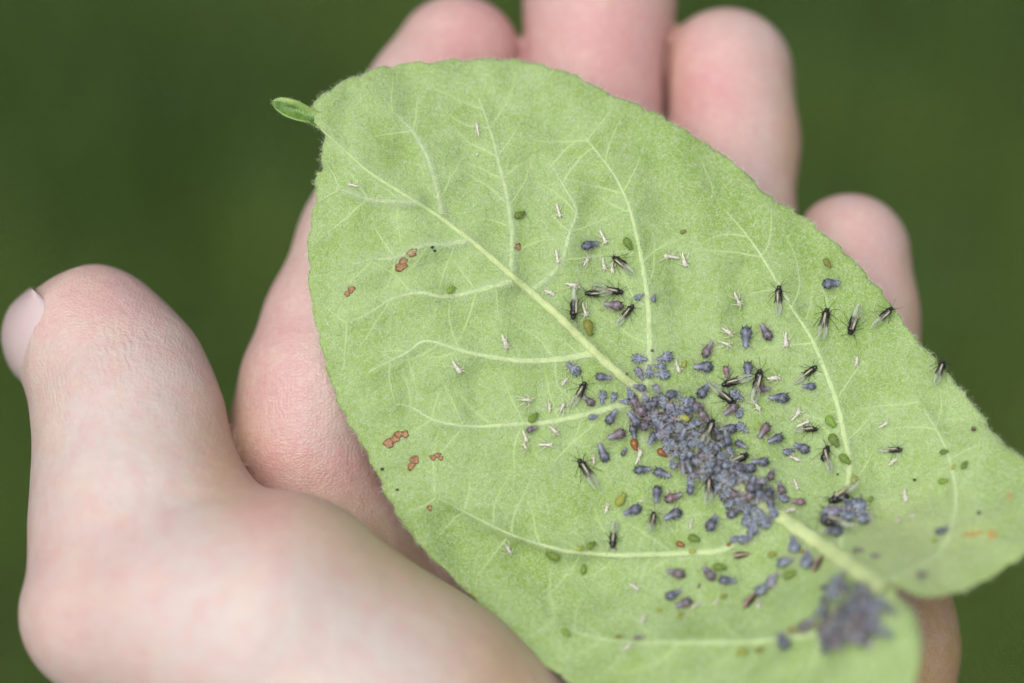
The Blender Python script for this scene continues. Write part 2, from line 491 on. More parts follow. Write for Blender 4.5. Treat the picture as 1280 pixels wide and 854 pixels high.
def zleaf(px, py, detail=True):
    px = np.atleast_1d(np.asarray(px, float)); py = np.atleast_1d(np.asarray(py, float))
    q = np.stack([px, py], -1) / 100
    z = tps_u(((q[:, None] - _q[None])**2).sum(-1)) @ _w[:_n] + _w[_n] + q @ _w[_n + 1:]
    if not detail: return z
    wv_ = 0
    for a, ph, wl in WAVES:
        wv_ = wv_ + np.sin((px * math.cos(a) + py * math.sin(a)) * 6.283 / wl + ph) * wl / 60
    z = z + 0.075 * wv_
    near = np.full(px.shape, 1e9)
    for ln in vein_d + [mid_d]:
        d, t = dist_line(px, py, ln)
        near = np.minimum(near, d + 18 * t)
        z = z + (0.42 if ln is mid_d else 0.32 * (1 - 0.7 * t)) * np.exp(-(d / 9)**2)
    z = z - 0.6 * (1 - np.exp(-(np.minimum(near, 90) / 42)**2)) * 0.9     # the blade bulges away between the veins
    # a soft fold below the long side vein
    d, t = dist_line(px, py, vein_d[4])
    below = py > np.interp(px, vein_d[4][::-1, 0], vein_d[4][::-1, 1])
    z = z - np.where(below & (px < 960), 2.4 * (1 - np.exp(-d / 16)) * np.exp(-d / 90) * np.clip((900 - px) / 150, 0, 1) * np.clip((px - 505) / 70, 0, 1), 0)
    return z
def leafP(px, py, lift=0.0):
    px = np.atleast_1d(np.asarray(px, float)); py = np.atleast_1d(np.asarray(py, float))
    return P(px, py, zleaf(px, py) + lift)

def inside(px, py, poly):
    r = np.zeros(px.shape, bool)
    x0, y0 = poly[:, 0], poly[:, 1]; x1, y1 = np.roll(x0, -1), np.roll(y0, -1)
    for a, b_, c_, d_ in zip(x0, y0, x1, y1):
        if b_ == d_: continue
        m = (b_ > py) != (d_ > py)
        r ^= m & (px < (c_ - a) * (py - b_) / (d_ - b_) + a)
    return r
ST = 4.2
gx, gy = np.meshgrid(np.arange(384, 1324, ST), np.arange(70, 952, ST * 0.87), indexing='ij')
gx = gx + (np.arange(gx.shape[1]) % 2) * ST / 2
gx = (gx + rng.uniform(-0.7, 0.7, gx.shape)).ravel(); gy = (gy + rng.uniform(-0.7, 0.7, gy.shape)).ravel()
shr = outline - nor * 0.0
dmin = np.full(gx.shape, 1e9)
for q in outline: dmin = np.minimum(dmin, (gx - q[0])**2 + (gy - q[1])**2)
keep = inside(gx, gy, outline) & (dmin > 2.6**2)
pts = np.concatenate([outline, np.stack([gx[keep], gy[keep]], -1)])
res = delaunay_2d_cdt([Vector(p) for p in pts], [], [list(range(len(outline)))], 1, 1e-4)
p2 = np.array([tuple(p) for p in res[0]]); tri = np.array([list(f) for f in res[2] if len(f) == 3])
a_, b_, c_ = p2[tri[:, 0]], p2[tri[:, 1]], p2[tri[:, 2]]
area = (b_[:, 0] - a_[:, 0]) * (c_[:, 1] - a_[:, 1]) - (b_[:, 1] - a_[:, 1]) * (c_[:, 0] - a_[:, 0])
tri[area > 0] = tri[area > 0][:, ::-1]      # y runs down in px: flip so that the front faces the viewer
top3 = leafP(p2[:, 0], p2[:, 1])
# margin rolls back a little
do = np.full(len(p2), 1e9)
for q in outline: do = np.minimum(do, (p2[:, 0] - q[0])**2 + (p2[:, 1] - q[1])**2)
do = np.sqrt(do)
top3[:, 2] -= 0.35 * np.exp(-do / 7)
def vnormals(v, t):
    n = np.cross(v[t[:, 1]] - v[t[:, 0]], v[t[:, 2]] - v[t[:, 0]])
    out = np.stack([sum(np.bincount(t[:, j], weights=n[:, i], minlength=len(v)) for j in range(3)) for i in range(3)], -1)
    return out / (np.linalg.norm(out, axis=1)[:, None] + 1e-12)
vn = vnormals(top3, tri)
thick = 0.30 * (1 - np.exp(-do / 5)) + 0.06
bot3 = top3 - vn * thick[:, None]
nT = len(p2)
# rim: outline vertices come first, in order
no = len(outline)
omap = {}
for k_, src in enumerate(res[3]):
    for o_ in src: omap[o_] = k_
ok_o = np.array([i for i in range(no) if i in omap])
oi = np.array([omap[i] for i in ok_o])
i0 = oi; i1 = np.roll(oi, -1)
rim = np.concatenate([np.stack([i0, i1, i1 + nT], -1), np.stack([i0, i1 + nT, i0 + nT], -1)])
LVt = np.concatenate([top3, bot3])
if np.sum(np.cross(LVt[rim[0, 1]] - LVt[rim[0, 0]], LVt[rim[0, 2]] - LVt[rim[0, 0]])[:2] * (outline[0] - [700, 450]) * [1, -1]) < 0:
    rim = rim[:, ::-1]
rim = rim[(rim[:, 0] != rim[:, 1]) & (rim[:, 1] != rim[:, 2]) & (rim[:, 0] != rim[:, 2])]
LV = np.concatenate([top3, bot3]); LF = np.concatenate([tri, tri[:, ::-1] + nT, rim])
leaf_me = new_mesh('leaf', LV / 1000, LF)
vr = random.Random(8)
SMALL = []
for q in vein_d:
    t_ = np.gradient(q, axis=0); t_ /= np.linalg.norm(t_, axis=1)[:, None]
    i = 4
    while i < len(q) - 3:
        for sgn in (-1, 1):
            if vr.random() < 0.62:
                ang = math.atan2(t_[i, 1], t_[i, 0]) + sgn * vr.uniform(0.8, 1.25)
                p = q[i].copy(); ln = [p.copy()]; turn = -sgn * vr.uniform(-0.03, 0.06)
                for s_ in range(vr.randint(9, 19)):
                    ang += turn + vr.uniform(-0.15, 0.15)
                    p = p + 5 * np.array([math.cos(ang), math.sin(ang)]); ln.append(p.copy())
                ln = np.array(ln)
                ok = inside(ln[:, 0], ln[:, 1], outline)
                n_ok = len(ln) if ok.all() else int(np.argmin(ok)) - 1
                if n_ok >= 4: SMALL.append(ln[:n_ok])
        i += vr.randint(5, 9)
soft = np.zeros(len(p2))
for ln in SMALL:
    near_ = (np.abs(p2[:, 0] - ln[:, 0].mean()) < 80) & (np.abs(p2[:, 1] - ln[:, 1].mean()) < 80)
    d, t = dist_line(p2[near_, 0], p2[near_, 1], ln)
    soft[near_] = np.maximum(soft[near_], np.exp(-(d / 5.5)**2) * (1 - 0.8 * t))
vd = np.full(len(p2), 1e9)
for ln in vein_d + [mid_d]:
    d, t = dist_line(p2[:, 0], p2[:, 1], ln); vd = np.minimum(vd, d + 10 * t)
d1, _ = dist_line(p2[:, 0], p2[:, 1], catmull([(830, 170), (900, 225), (970, 290), (1050, 350), (1110, 420)], 5))
d2, _ = dist_line(p2[:, 0], p2[:, 1], catmull([(540, 655), (600, 690), (680, 725), (740, 800)], 5))
pale_ = np.clip(0.9 * np.exp(-((p2[:, 0] - 1160) / 130)**2 - ((p2[:, 1] - 680) / 75)**2) + 0.7 * np.exp(-((p2[:, 0] - 1130) / 50)**2 - ((p2[:, 1] - 690) / 40)**2), 0, 1)
lush = np.clip(0.9 * np.exp(-(d1 / 40)**2) + 0.7 * np.exp(-(d2 / 38)**2), 0, 1)
for nm, val in (('vein', np.maximum(np.exp(-(vd / 8)**2), 0.45 * soft)), ('margin', np.exp(-do / 5)), ('upper', np.zeros(nT)), ('lush', lush), ('pale', pale_)):
    at = leaf_me.attributes.new(nm, 'FLOAT', 'POINT')
    full = np.concatenate([val, val if nm != 'upper' else np.ones(nT)]).astype(np.float32)
    at.data.foreach_set('value', full)

lf = NT('leaf_underside')
v = lf.coord()
big = lf.noise(v, 60, 4, 0.6)
med = lf.noise(v, 330, 4, 0.6)
c = lf.ramp(big, [(0.3, (0.255, 0.385, 0.105)), (0.7, (0.325, 0.46, 0.165))])
c = lf.mix(lf.ramp(med, [(0.4, 0.0), (0.75, 0.55)]), c, (0.40, 0.53, 0.235))
c = lf.mix(lf.ramp(lf.noise(v, 130, 3), [(0.45, 0.0), (0.75, 0.85)]), c, (0.225, 0.35, 0.05))
wob = lf.n('VectorMath', operation='ADD')
nv_ = lf.n('TexNoise'); lf.set(nv_.inputs['Vector'], v); nv_.inputs['Scale'].default_value = 700
sc_ = lf.n('VectorMath', operation='SCALE'); lf.set(sc_.inputs[0], nv_.outputs['Color']); sc_.inputs['Scale'].default_value = 0.0009
lf.set(wob.inputs[0], v); lf.set(wob.inputs[1], sc_.outputs[0])
vo = lf.n('TexVoronoi', feature='DISTANCE_TO_EDGE'); lf.set(vo.inputs['Vector'], wob.outputs[0]); vo.inputs['Scale'].default_value = 780
net = lf.ramp(vo.outputs[0], [(0.0, 1.0), (0.10, 0.0)])
c = lf.mix(lf.math('MULTIPLY', net, 0.13), c, (0.16, 0.29, 0.05))
c = lf.mix(lf.math('MULTIPLY', lf.attr('lush'), 0.55), c, (0.20, 0.335, 0.045))
c = lf.mix(lf.math('MULTIPLY', lf.attr('pale'), 0.75), c, (0.45, 0.55, 0.21))
c = lf.mix(lf.math('MULTIPLY', lf.attr('vein'), 0.55), c, (0.44, 0.55, 0.27))
c = lf.mix(lf.math('MULTIPLY', lf.attr('margin'), 0.6), c, (0.30, 0.42, 0.10))
c = lf.mix(lf.attr('upper'), c, (0.06, 0.13, 0.02))
hgt = lf.math('ADD', lf.math('MULTIPLY', net, -0.32), lf.math('MULTIPLY', lf.noise(v, 1500, 4, 0.7), 0.9))
nrm = lf.bump(hgt, 0.00016, 1.0)
nrm = lf.bump(lf.noise(v, 420, 3), 0.0006, 0.8, nrm)
b = lf.bsdf(Base_Color=c, Roughness=0.8, Specular_IOR_Level=0.25, Sheen_Weight=0.15, Sheen_Roughness=0.5, Normal=nrm)
tr = lf.n('BsdfTranslucent'); lf.set(tr.inputs['Color'], lf.mix(0.5, c, (0.30, 0.45, 0.05)))
mx = lf.n('MixShader'); mx.inputs[0].default_value = 0.16
lf.t.links.new(b.outputs[0], mx.inputs[1]); lf.t.links.new(tr.outputs[0], mx.inputs[2])
MAT_LEAF = lf.done(mx.outputs[0])
leaf = link('leaf', leaf_me, MAT_LEAF, mw=M)
tag(leaf, 'pale green felted leaf, underside up, dotted with aphids and resting on the hand', 'leaf')

# veins: raised tapering ridges on the blade
vm = NT('vein')
v = vm.coord()
c = vm.mix(vm.noise(v, 500, 3), (0.43, 0.51, 0.20), (0.50, 0.57, 0.27))
c = vm.mix(vm.attr('fade'), c, (0.36, 0.49, 0.19))
MAT_VEIN = vm.done(vm.bsdf(Base_Color=c, Roughness=0.75, Normal=vm.bump(vm.noise(v, 1800, 3), 0.00015)).outputs[0])
sv = NT('side_vein')
c = sv.mix(sv.noise(sv.coord(), 500, 3), (0.40, 0.52, 0.21), (0.47, 0.58, 0.28))
MAT_SIDEVEIN = sv.done(sv.bsdf(Base_Color=c, Roughness=0.8, Normal=sv.bump(sv.noise(sv.coord(), 1800, 3), 0.00015)).outputs[0])
fvn = NT('fine_vein')
MAT_FINEVEIN = fvn.done(fvn.bsdf(Base_Color=fvn.mix(fvn.noise(fvn.coord(), 400, 3), (0.30, 0.435, 0.145), (0.355, 0.49, 0.195)), Roughness=0.85).outputs[0])
def tube(line, rad_px, sink=0.25, sides=8, base_v=0, squash=0.7):
    """A ridge following the blade. rad_px: radius along the line, in px."""
    line = np.asarray(line, float); n = len(line)
    r = np.interp(np.linspace(0, 1, n), np.linspace(0, 1, len(rad_px)), rad_px) * 0.1
    r = r * (1 + 0.10 * np.sin(np.arange(n) * 1.3 + line[0, 0]) + rng.uniform(-0.05, 0.05, n))
    c = leafP(line[:, 0], line[:, 1])
    e_ = 3.0
    dx = leafP(line[:, 0] + e_, line[:, 1]) - leafP(line[:, 0] - e_, line[:, 1])
    dy = leafP(line[:, 0], line[:, 1] - e_) - leafP(line[:, 0], line[:, 1] + e_)
    nn = np.cross(dx, dy); nn /= np.linalg.norm(nn, axis=1)[:, None]
    t = np.gradient(c, axis=0); t /= np.linalg.norm(t, axis=1)[:, None] + 1e-12
    s = np.cross(nn, t); s /= np.linalg.norm(s, axis=1)[:, None] + 1e-12
    c = c - nn * (r * sink)[:, None]
    vs = []
    for k_ in range(sides):
        a = 2 * math.pi * k_ / sides
        vs.append(c + s * (r * math.cos(a))[:, None] + nn * (r * math.sin(a) * squash)[:, None])
    V = np.stack(vs, 1).reshape(-1, 3)
    fs = []
    for i in range(n - 1):
        for k_ in range(sides):
            a = i * sides + k_; b2 = i * sides + (k_ + 1) % sides
            fs.append((a, b2, b2 + sides, a + sides))
    F_out = np.array(fs) + base_v
    return V, F_out
HAIR_SRC = []
Vm, Fm = tube(mid_d, [1.2, 2.6, 3.4, 5.0, 6.0, 7.0, 8.0, 10.0, 13.0], 0.15, 12)
mid_me = new_mesh('midrib', Vm / 1000, Fm)
at = mid_me.attributes.new('fade', 'FLOAT', 'POINT'); at.data.foreach_set('value', np.clip(0.95 - 2.2 * np.repeat(np.linspace(0, 1, len(mid_d)), 12), 0, 1).astype(np.float32))
midrib = link('midrib', mid_me, MAT_VEIN, leaf)
HAIR_SRC.append((Vm, Fm, 6000, 0.8))
for q in vein_d:
    L = len(q)
    first = 3.6 if q[0, 0] > 700 else 2.8
    Vv, Fv = tube(q[:max(3, int(L * 0.93))], [first * 1.35, first * 1.05, first * 0.8, first * 0.5, 0.6], 0.12, 10, 0, 0.36)
    link('vein', new_mesh('vein', Vv / 1000, Fv), MAT_SIDEVEIN, leaf)
    HAIR_SRC.append((Vv, Fv, 1100, 0.7))
# small ladder veins between the side veins: many, thin, one mesh
SV, SF, off = [], [], 0
for ln in SMALL:
    V, Fq = tube(ln, [2.0, 1.4, 0.4], 0.04, 6, off, 0.11)
    SV.append(V); SF.append(Fq); off += len(V)
SVa, SFa = np.concatenate(SV), np.concatenate(SF)
sm = link('small_veins', new_mesh('small_veins', SVa / 1000, SFa), MAT_FINEVEIN, leaf)
sm['kind'] = 'stuff'

# leaf stalk, short, bending away from the viewer between the two lobes
st = catmull([(1088, 724, 20.5), (1104, 737, 23.5), (1113, 758, 25), (1119, 785, 23), (1124, 815, 14), (1126, 860, 5), (1120, 920, -1)], 8)
sp = P(st[:, 0], st[:, 1], st[:, 2]); tt = np.gradient(sp, axis=0); tt /= np.linalg.norm(tt, axis=1)[:, None]
s1 = np.cross(tt, [0, 0, 1.0]); s1 /= np.linalg.norm(s1, axis=1)[:, None]; s2 = np.cross(tt, s1)
V = np.concatenate([np.stack([p + 1.25 * (math.cos(a) * u + math.sin(a) * v_) for a in np.linspace(0, 2 * math.pi, 10, endpoint=False)]) for p, u, v_ in zip(sp, s1, s2)])
fs = [(i * 10 + k_, i * 10 + (k_ + 1) % 10, i * 10 + 10 + (k_ + 1) % 10, i * 10 + 10 + k_) for i in range(len(sp) - 1) for k_ in range(10)]
link('stalk', new_mesh('stalk', V / 1000, fs), MAT_VEIN, leaf)

# curled tip: a little boat whose darker upper face shows
tl = NT('leaf_tip')
v = tl.coord()
c = tl.ramp(tl.noise(v, 900, 3), [(0.3, (0.045, 0.115, 0.013)), (0.7, (0.14, 0.25, 0.04))])
c = tl.mix(tl.attr('rim'), c, (0.33, 0.46, 0.15))
MAT_TIP = tl.done(tl.bsdf(Base_Color=c, Roughness=0.5, Normal=tl.bump(tl.noise(v, 1500), 0.0002)).outputs[0])
ax_ = catmull([(404, 153, -2.9), (390, 146, -2.2), (370, 138, -2.4), (352, 131, -2.5), (340, 127, -2.0)], 3)
na = len(ax_); tv, tf = [], []
for i in range(na):
    s_ = i / (na - 1)
    hw = 13.5 * (max(0, math.sin(math.pi * min(1, 0.10 + 0.90 * s_ ** 1.25))) ** 0.6) * (0.62 + 0.38 * s_) + 0.8 + 5 * max(0, 1 - s_ * 4)
    tx, ty = (ax_[min(i + 1, na - 1)] - ax_[max(i - 1, 0)])[:2]; l_ = math.hypot(tx, ty); nx_, ny_ = -ty / l_, tx / l_
    for lay in (0, 1):
        for j in range(9):
            u = j / 4 - 1
            x = ax_[i, 0] + nx_ * hw * u; y = ax_[i, 1] + ny_ * hw * u
            z = ax_[i, 2] + 0.9 * abs(u) ** 1.6 * math.sin(math.pi * s_) - 0.25 * lay + 0.12 * math.sin(9 * s_ + 3 * u)
            tv.append(P(np.float64(x), np.float64(y), np.float64(z)))
for i in range(na - 1):
    for lay in (0, 1):
        for j in range(8):
            a = i * 18 + lay * 9 + j
            f = (a, a + 1, a + 19, a + 18); tf.append(f if lay else f[::-1])
    for j in (0, 8):
        a = i * 18 + j; tf.append((a, a + 9, a + 27, a + 18))
tv = np.array(tv)
tip_me = new_mesh('curled_tip', tv / 1000, tf)
at = tip_me.attributes.new('rim', 'FLOAT', 'POINT')
at.data.foreach_set('value', np.array([(0.9 if j > 6 else 0.5 if j in (0, 6) else 0.0) + (0.8 * max(0, 1 - i / 4)) for i in range(na) for lay in (0, 1) for j in range(9)], dtype=np.float32).clip(0, 1))
tip = link('curled_tip', tip_me, MAT_TIP, leaf)
tip['label'] = 'tiny curled leaf point showing its darker upper face'

# felt: fine pale hairs lying over the blade, standing along ribs and margin
def hairs(p, n, L, stand, w_mm, segs=4, curl=1.0):
    N = len(p)
    r = rng.normal(size=(N, 3)); t = r - (r * n).sum(-1)[:, None] * n; t /= np.linalg.norm(t, axis=1)[:, None]
    s = np.cross(n, t)
    ang = np.zeros(N); bend = rng.normal(0, 1.0, N) * curl
    q = p.copy(); rows = []
    for i in range(segs + 1):
        d = np.cos(ang)[:, None] * t + np.sin(ang)[:, None] * s
        wv_ = np.cross(d, n); width = w_mm * (1 - 0.75 * i / segs)
        rows += [q - wv_ * width / 2, q + wv_ * width / 2]
        rise = stand * np.cos(math.pi * 0.9 * i / segs)
        q = q + (L / segs)[:, None] * (d + n * rise[:, None]) / np.sqrt(1 + rise**2)[:, None]
        ang = ang + bend / segs * 2.2 + rng.normal(0, 0.3, N) * curl
    V = np.stack(rows, 1)                      # N, 2(segs+1), 3
    k_ = np.arange(N)[:, None] * (2 * (segs + 1))
    f = []
    for i in range(segs):
        f.append(np.concatenate([k_ + 2 * i, k_ + 2 * i + 1, k_ + 2 * i + 3, k_ + 2 * i + 2], 1))
    return V.reshape(-1, 3), np.concatenate(f)
def on_tris(V, T, n):
    a, b2, c2 = V[T[:, 0]], V[T[:, 1]], V[T[:, 2]]
    cr_ = np.cross(b2 - a, c2 - a); ar = np.linalg.norm(cr_, axis=1)
    i = rng.choice(len(T), n, p=ar / ar.sum())
    u, w_ = rng.random(n), rng.random(n); m = u + w_ > 1; u[m], w_[m] = 1 - u[m], 1 - w_[m]
    p = a[i] + u[:, None] * (b2 - a)[i] + w_[:, None] * (c2 - a)[i]
    return p, cr_[i] / (ar[i][:, None] + 1e-12)
HV, HF, off = [], [], 0
def add_hair(p, n, L, stand, w_mm, **kw):
    global off
    V, Fq = hairs(p, n, L, stand, w_mm, **kw)
    HV.append(V); HF.append(Fq + off); off += len(V)
NB = 90000
p, n = on_tris(top3, tri, NB)
dz = p[:, 2] < 30
add_hair(p + n * 0.01, n, rng.uniform(0.4, 1.2, NB), rng.uniform(0.05, 0.30, NB), 0.034, curl=1.1)
for V, Fq, cnt, Lh in HAIR_SRC:
    T = np.concatenate([Fq[:, :3], Fq[:, [0, 2, 3]]])
    p, n = on_tris(V, T, cnt)
    cc = n[:, 2] < 0; n[cc] *= -1
    add_hair(p, n, rng.uniform(0.4, 1.0, cnt) * Lh * 1.4, rng.uniform(0.2, 0.8, cnt), 0.035, curl=0.8)
# margin fringe
ne = 2600
ij = rng.integers(0, len(oi), ne); ii = ok_o[ij]
outw = np.stack([nor[ii, 0], -nor[ii, 1], 0.15 * rng.normal(size=ne)], -1)
tip_hair = (outline[ii, 0] < 410) & (outline[ii, 1] < 240)
nn = outw + 0.5 * rng.normal(size=(ne, 3)); nn /= np.linalg.norm(nn, axis=1)[:, None]
add_hair(top3[oi[ij]] + rng.normal(0, 0.08, (ne, 3)), nn, rng.uniform(0.3, 0.8, ne), np.full(ne, 1.4), 0.03, curl=0.6)
k_ = rng.integers(0, len(tv), 160)
nn = rng.normal(size=(160, 3)); nn[:, 2] = np.abs(nn[:, 2]); nn /= np.linalg.norm(nn, axis=1)[:, None]
add_hair(tv[k_], nn, rng.uniform(0.3, 0.9, 160), np.full(160, 1.2), 0.03, curl=0.6)
hm = NT('leaf_felt')
b = hm.bsdf(Base_Color=(0.63, 0.71, 0.50), Roughness=0.7)
trn = hm.n('BsdfTranslucent'); trn.inputs['Color'].default_value = (0.55, 0.68, 0.36, 1)
mx = hm.n('MixShader'); mx.inputs[0].default_value = 0.4
hm.t.links.new(b.outputs[0], mx.inputs[1]); hm.t.links.new(trn.outputs[0], mx.inputs[2])
MAT_HAIR = hm.done(mx.outputs[0])
hr = link('leaf_hair', new_mesh('leaf_hair', np.concatenate(HV) / 1000, np.concatenate(HF)), MAT_HAIR, leaf)
hr['kind'] = 'stuff'
# ---------------------------------------------------------------- insects on the leaf
def body_mesh(name, prof, segs=12, groove=0.05, base=0.07, flat=0.78, extra=None):
    """prof: (x, half width). A lying pear of rings, head towards +x."""
    vs, fs = [], []
    for i, (x, hw) in enumerate(prof):
        g = hw * (1 - (groove if i % 2 else 0))
        for k in range(segs):
            a = 2 * math.pi * k / segs
            hz = g * flat
            cz = base + max(h_ for _, h_ in prof) * flat * 0.55 + hz * 0.25
            vs.append((x, g * math.cos(a), max(base * 0.6, cz + hz * math.sin(a))))
    n = len(prof)
    for i in range(n - 1):
        for k in range(segs):
            a, b = i * segs + k, i * segs + (k + 1) % segs
            fs.append((a, a + segs, b + segs, b)[::-1])
    fs.append(tuple(range(segs))); fs.append(tuple(range((n - 1) * segs, n * segs))[::-1])
    fs[-2] = fs[-2][::-1]; fs[-1] = fs[-1][::-1]
    for ln, r in (extra or []):
        add_tube_raw(vs, fs, ln, r, 6)
    return vs, fs

def add_tube_raw(vs, fs, ln, rr, sides=5):
    ln = [Vector(p) for p in ln]; o = len(vs)
    for i, p in enumerate(ln):
        t = (ln[min(i + 1, len(ln) - 1)] - ln[max(i - 1, 0)]).normalized()
        s = t.cross(Vector((0.13, 0.31, 0.94))).normalized(); u = s.cross(t)
        r = rr[i] if isinstance(rr, (list, tuple)) else rr
        for k in range(sides):
            a = 2 * math.pi * k / sides
            vs.append(tuple(p + s * (r * math.cos(a)) + u * (r * math.sin(a))))
    for i in range(len(ln) - 1):
        for k in range(sides):
            a, b = o + i * sides + k, o + i * sides + (k + 1) % sides
            fs.append((a, b, b + sides, a + sides))
    fs.append(tuple(range(o, o + sides))[::-1]); q = o + (len(ln) - 1) * sides
    fs.append(tuple(range(q, q + sides)))

def tube_mesh(name, ln, rr, sides=5):
    vs, fs = [], []; add_tube_raw(vs, fs, ln, rr, sides); return new_mesh(name, vs, fs)

# materials
def simple(name, col, rough=0.5, **kw):
    m = NT(name); return m.done(m.bsdf(Base_Color=col, Roughness=rough, **kw).outputs[0])
am = NT('aphid_cuticle')
oi_ = am.n('ObjectInfo'); v = am.coord()
c = am.mix(am.ramp(am.noise(v, 7, 3), [(0.35, 0.0), (0.7, 1.0)]), oi_.outputs['Color'], am.mix(0.3, oi_.outputs['Color'], (0.42, 0.46, 0.58)))
sx = am.n('SeparateXYZ'); am.set(sx.inputs[0], v)
headmask = am.ramp(am.math('ADD', sx.outputs[0], 0.5), [(0.62, 0.0), (0.95, 0.85)])
c = am.mix(headmask, c, (0.26, 0.29, 0.36))
MAT_APHID = am.done(am.bsdf(Base_Color=c, Roughness=0.38, Specular_IOR_Level=0.5, Normal=am.bump(am.noise(v, 16, 2), 0.00006, 0.8)).outputs[0])
wm = NT('waxy_cuticle')
oi_ = wm.n('ObjectInfo'); v = wm.coord(); sx = wm.n('SeparateXYZ'); wm.set(sx.inputs[0], v)
ay = wm.math('ABSOLUTE', sx.outputs[1])
stripe = wm.ramp(ay, [(0.03, 0.65), (0.08, 0.0)])
rx = wm.math('ADD', sx.outputs[0], 0.17)
rr_ = wm.math('SQRT', wm.math('ADD', wm.math('MULTIPLY', rx, rx), wm.math('MULTIPLY', sx.outputs[1], sx.outputs[1])))
ring = wm.ramp(rr_, [(0.05, 0.0), (0.10, 0.0), (0.16, 0.7), (0.21, 1.0), (0.27, 0.7)])
pat = wm.math('MAXIMUM', stripe, ring)
pat = wm.math('MULTIPLY', pat, wm.ramp(wm.noise(v, 9, 3), [(0.3, 0.15), (0.6, 1.0)]))
c = wm.mix(pat, oi_.outputs['Color'], (0.25, 0.285, 0.35))
MAT_WAXY = wm.done(wm.bsdf(Base_Color=c, Roughness=0.55, Sheen_Weight=0.0, Normal=wm.bump(wm.noise(v, 18, 2), 0.00006, 0.8)).outputs[0])
MAT_BLACK = simple('black_cuticle', (0.012, 0.011, 0.010), 0.28)
lm_ = NT('limb'); MAT_LIMB = lm_.done(lm_.bsdf(Base_Color=lm_.n('ObjectInfo').outputs['Color'], Roughness=0.5).outputs[0])
MAT_DARK = simple('dark_tip', (0.02, 0.02, 0.024), 0.3)
hk = NT('husk')
v = hk.coord()
c = hk.mix(hk.noise(v, 8, 3), (0.74, 0.72, 0.64), (0.52, 0.49, 0.39))
hb_ = hk.bsdf(Base_Color=c, Roughness=0.5); ht_ = hk.n('BsdfTransparent'); hx_ = hk.n('MixShader'); hk.set(hx_.inputs[0], hk.ramp(hk.noise(v, 5, 3), [(0.35, 0.5), (0.6, 0.95)]))
hk.t.links.new(ht_.outputs[0], hx_.inputs[1]); hk.t.links.new(hb_.outputs[0], hx_.inputs[2])
MAT_HUSK = hk.done(hx_.outputs[0])
gn_ = NT('green_nymph'); oi_ = gn_.n('ObjectInfo'); v = gn_.coord(); sx = gn_.n('SeparateXYZ'); gn_.set(sx.inputs[0], v)
c = gn_.mix(gn_.ramp(gn_.noise(v, 5, 2), [(0.45, 0.0), (0.75, 0.6)]), oi_.outputs['Color'], (0.26, 0.24, 0.08))
gb_ = gn_.bsdf(Base_Color=c, Roughness=0.6, Normal=gn_.bump(gn_.noise(v, 12, 2), 0.00006, 0.8), Subsurface_Weight=0.2, Subsurface_Radius=(0.4, 0.5, 0.1), Subsurface_Scale=0.0004)
gt_ = gn_.n('BsdfTransparent'); gx_m = gn_.n('MixShader'); gx_m.inputs[0].default_value = 0.72
gn_.t.links.new(gt_.outputs[0], gx_m.inputs[1]); gn_.t.links.new(gb_.outputs[0], gx_m.inputs[2])
MAT_GREEN = gn_.done(gx_m.outputs[0])
mm = NT('mummy'); v = mm.coord()
c = mm.mix(mm.noise(v, 6, 2), (0.17, 0.06, 0.014), (0.27, 0.115, 0.03))
MAT_MUMMY = mm.done(mm.bsdf(Base_Color=c, Roughness=0.25).outputs[0])
wg = NT('wing')
v = wg.coord()
wx = wg.n('SeparateXYZ'); wg.set(wx.inputs[0], v)
b = wg.bsdf(Base_Color=(0.48, 0.52, 0.42), Roughness=0.3, Specular_IOR_Level=0.6)
tp = wg.n('BsdfTransparent'); tp.inputs[0].default_value = (0.92, 0.93, 0.88, 1)
mx = wg.n('MixShader'); wg.set(mx.inputs[0], wg.math('MULTIPLY', wg.ramp(wg.noise(v, 4, 2), [(0.3, 0.7), (0.7, 1.0)]), wg.ramp(wg.math('MULTIPLY', wx.outputs[0], -1.0), [(0.0, 0.05), (0.35, 0.12), (0.6, 0.50), (1.0, 0.42)])))
wg.t.links.new(tp.outputs[0], mx.inputs[1]); wg.t.links.new(b.outputs[0], mx.inputs[2])
MAT_WING = wg.done(mx.outputs[0])
MAT_WEDGE = simple('wing_edge', (0.52, 0.46, 0.34), 0.45)
MAT_SPECK = simple('speck', (0.012, 0.014, 0.010), 0.6)

# shapes, one unit long, head towards +x, standing on z = 0
PEAR = [(-.50, .02), (-.47, .09), (-.42, .16), (-.36, .21), (-.29, .25), (-.22, .272), (-.15, .28), (-.08, .272), (-.01, .25), (.06, .225), (.12, .20), (.18, .18), (.24, .155), (.30, .14), (.35, .125), (.40, .12), (.44, .11), (.475, .08), (.50, .025)]
EXTRA = [([(-.32, s * .15, .34), (-.40, s * .19, .40), (-.47, s * .21, .42)], [.030, .024, .022]) for s in (-1, 1)] + \
        [([(-.47, 0, .20), (-.55, 0, .22)], [.03, .012])] + [([(.41, s * .10, .25), (.415, s * .135, .26)], [.03, .02]) for s in (-1, 1)]
def two_mat(name, vs, fs, n_first, mats, smooth=True):
    me = new_mesh(name, vs, fs, smooth)
    for m_ in mats: me.materials.append(m_)
    me.polygons.foreach_set('material_index', np.array([0 if i < n_first else 1 for i in range(len(fs))], dtype=np.int32))
    return me
def build_body(name, prof, mat, groove, flat, extra, base=0.07, segs=12):
    vs, fs = body_mesh(name, prof, segs, groove, base, flat)
    n = len(fs)
    for ln, r in extra: add_tube_raw(vs, fs, ln, r, 6)
    return two_mat(name, vs, fs, n, [mat, MAT_DARK])
ME_APHID = build_body('wingless_aphid', PEAR, MAT_APHID, .05, .80, EXTRA)
WAXP = [(x, h_ * (1.10 if x < .1 else 0.95)) for x, h_ in PEAR]
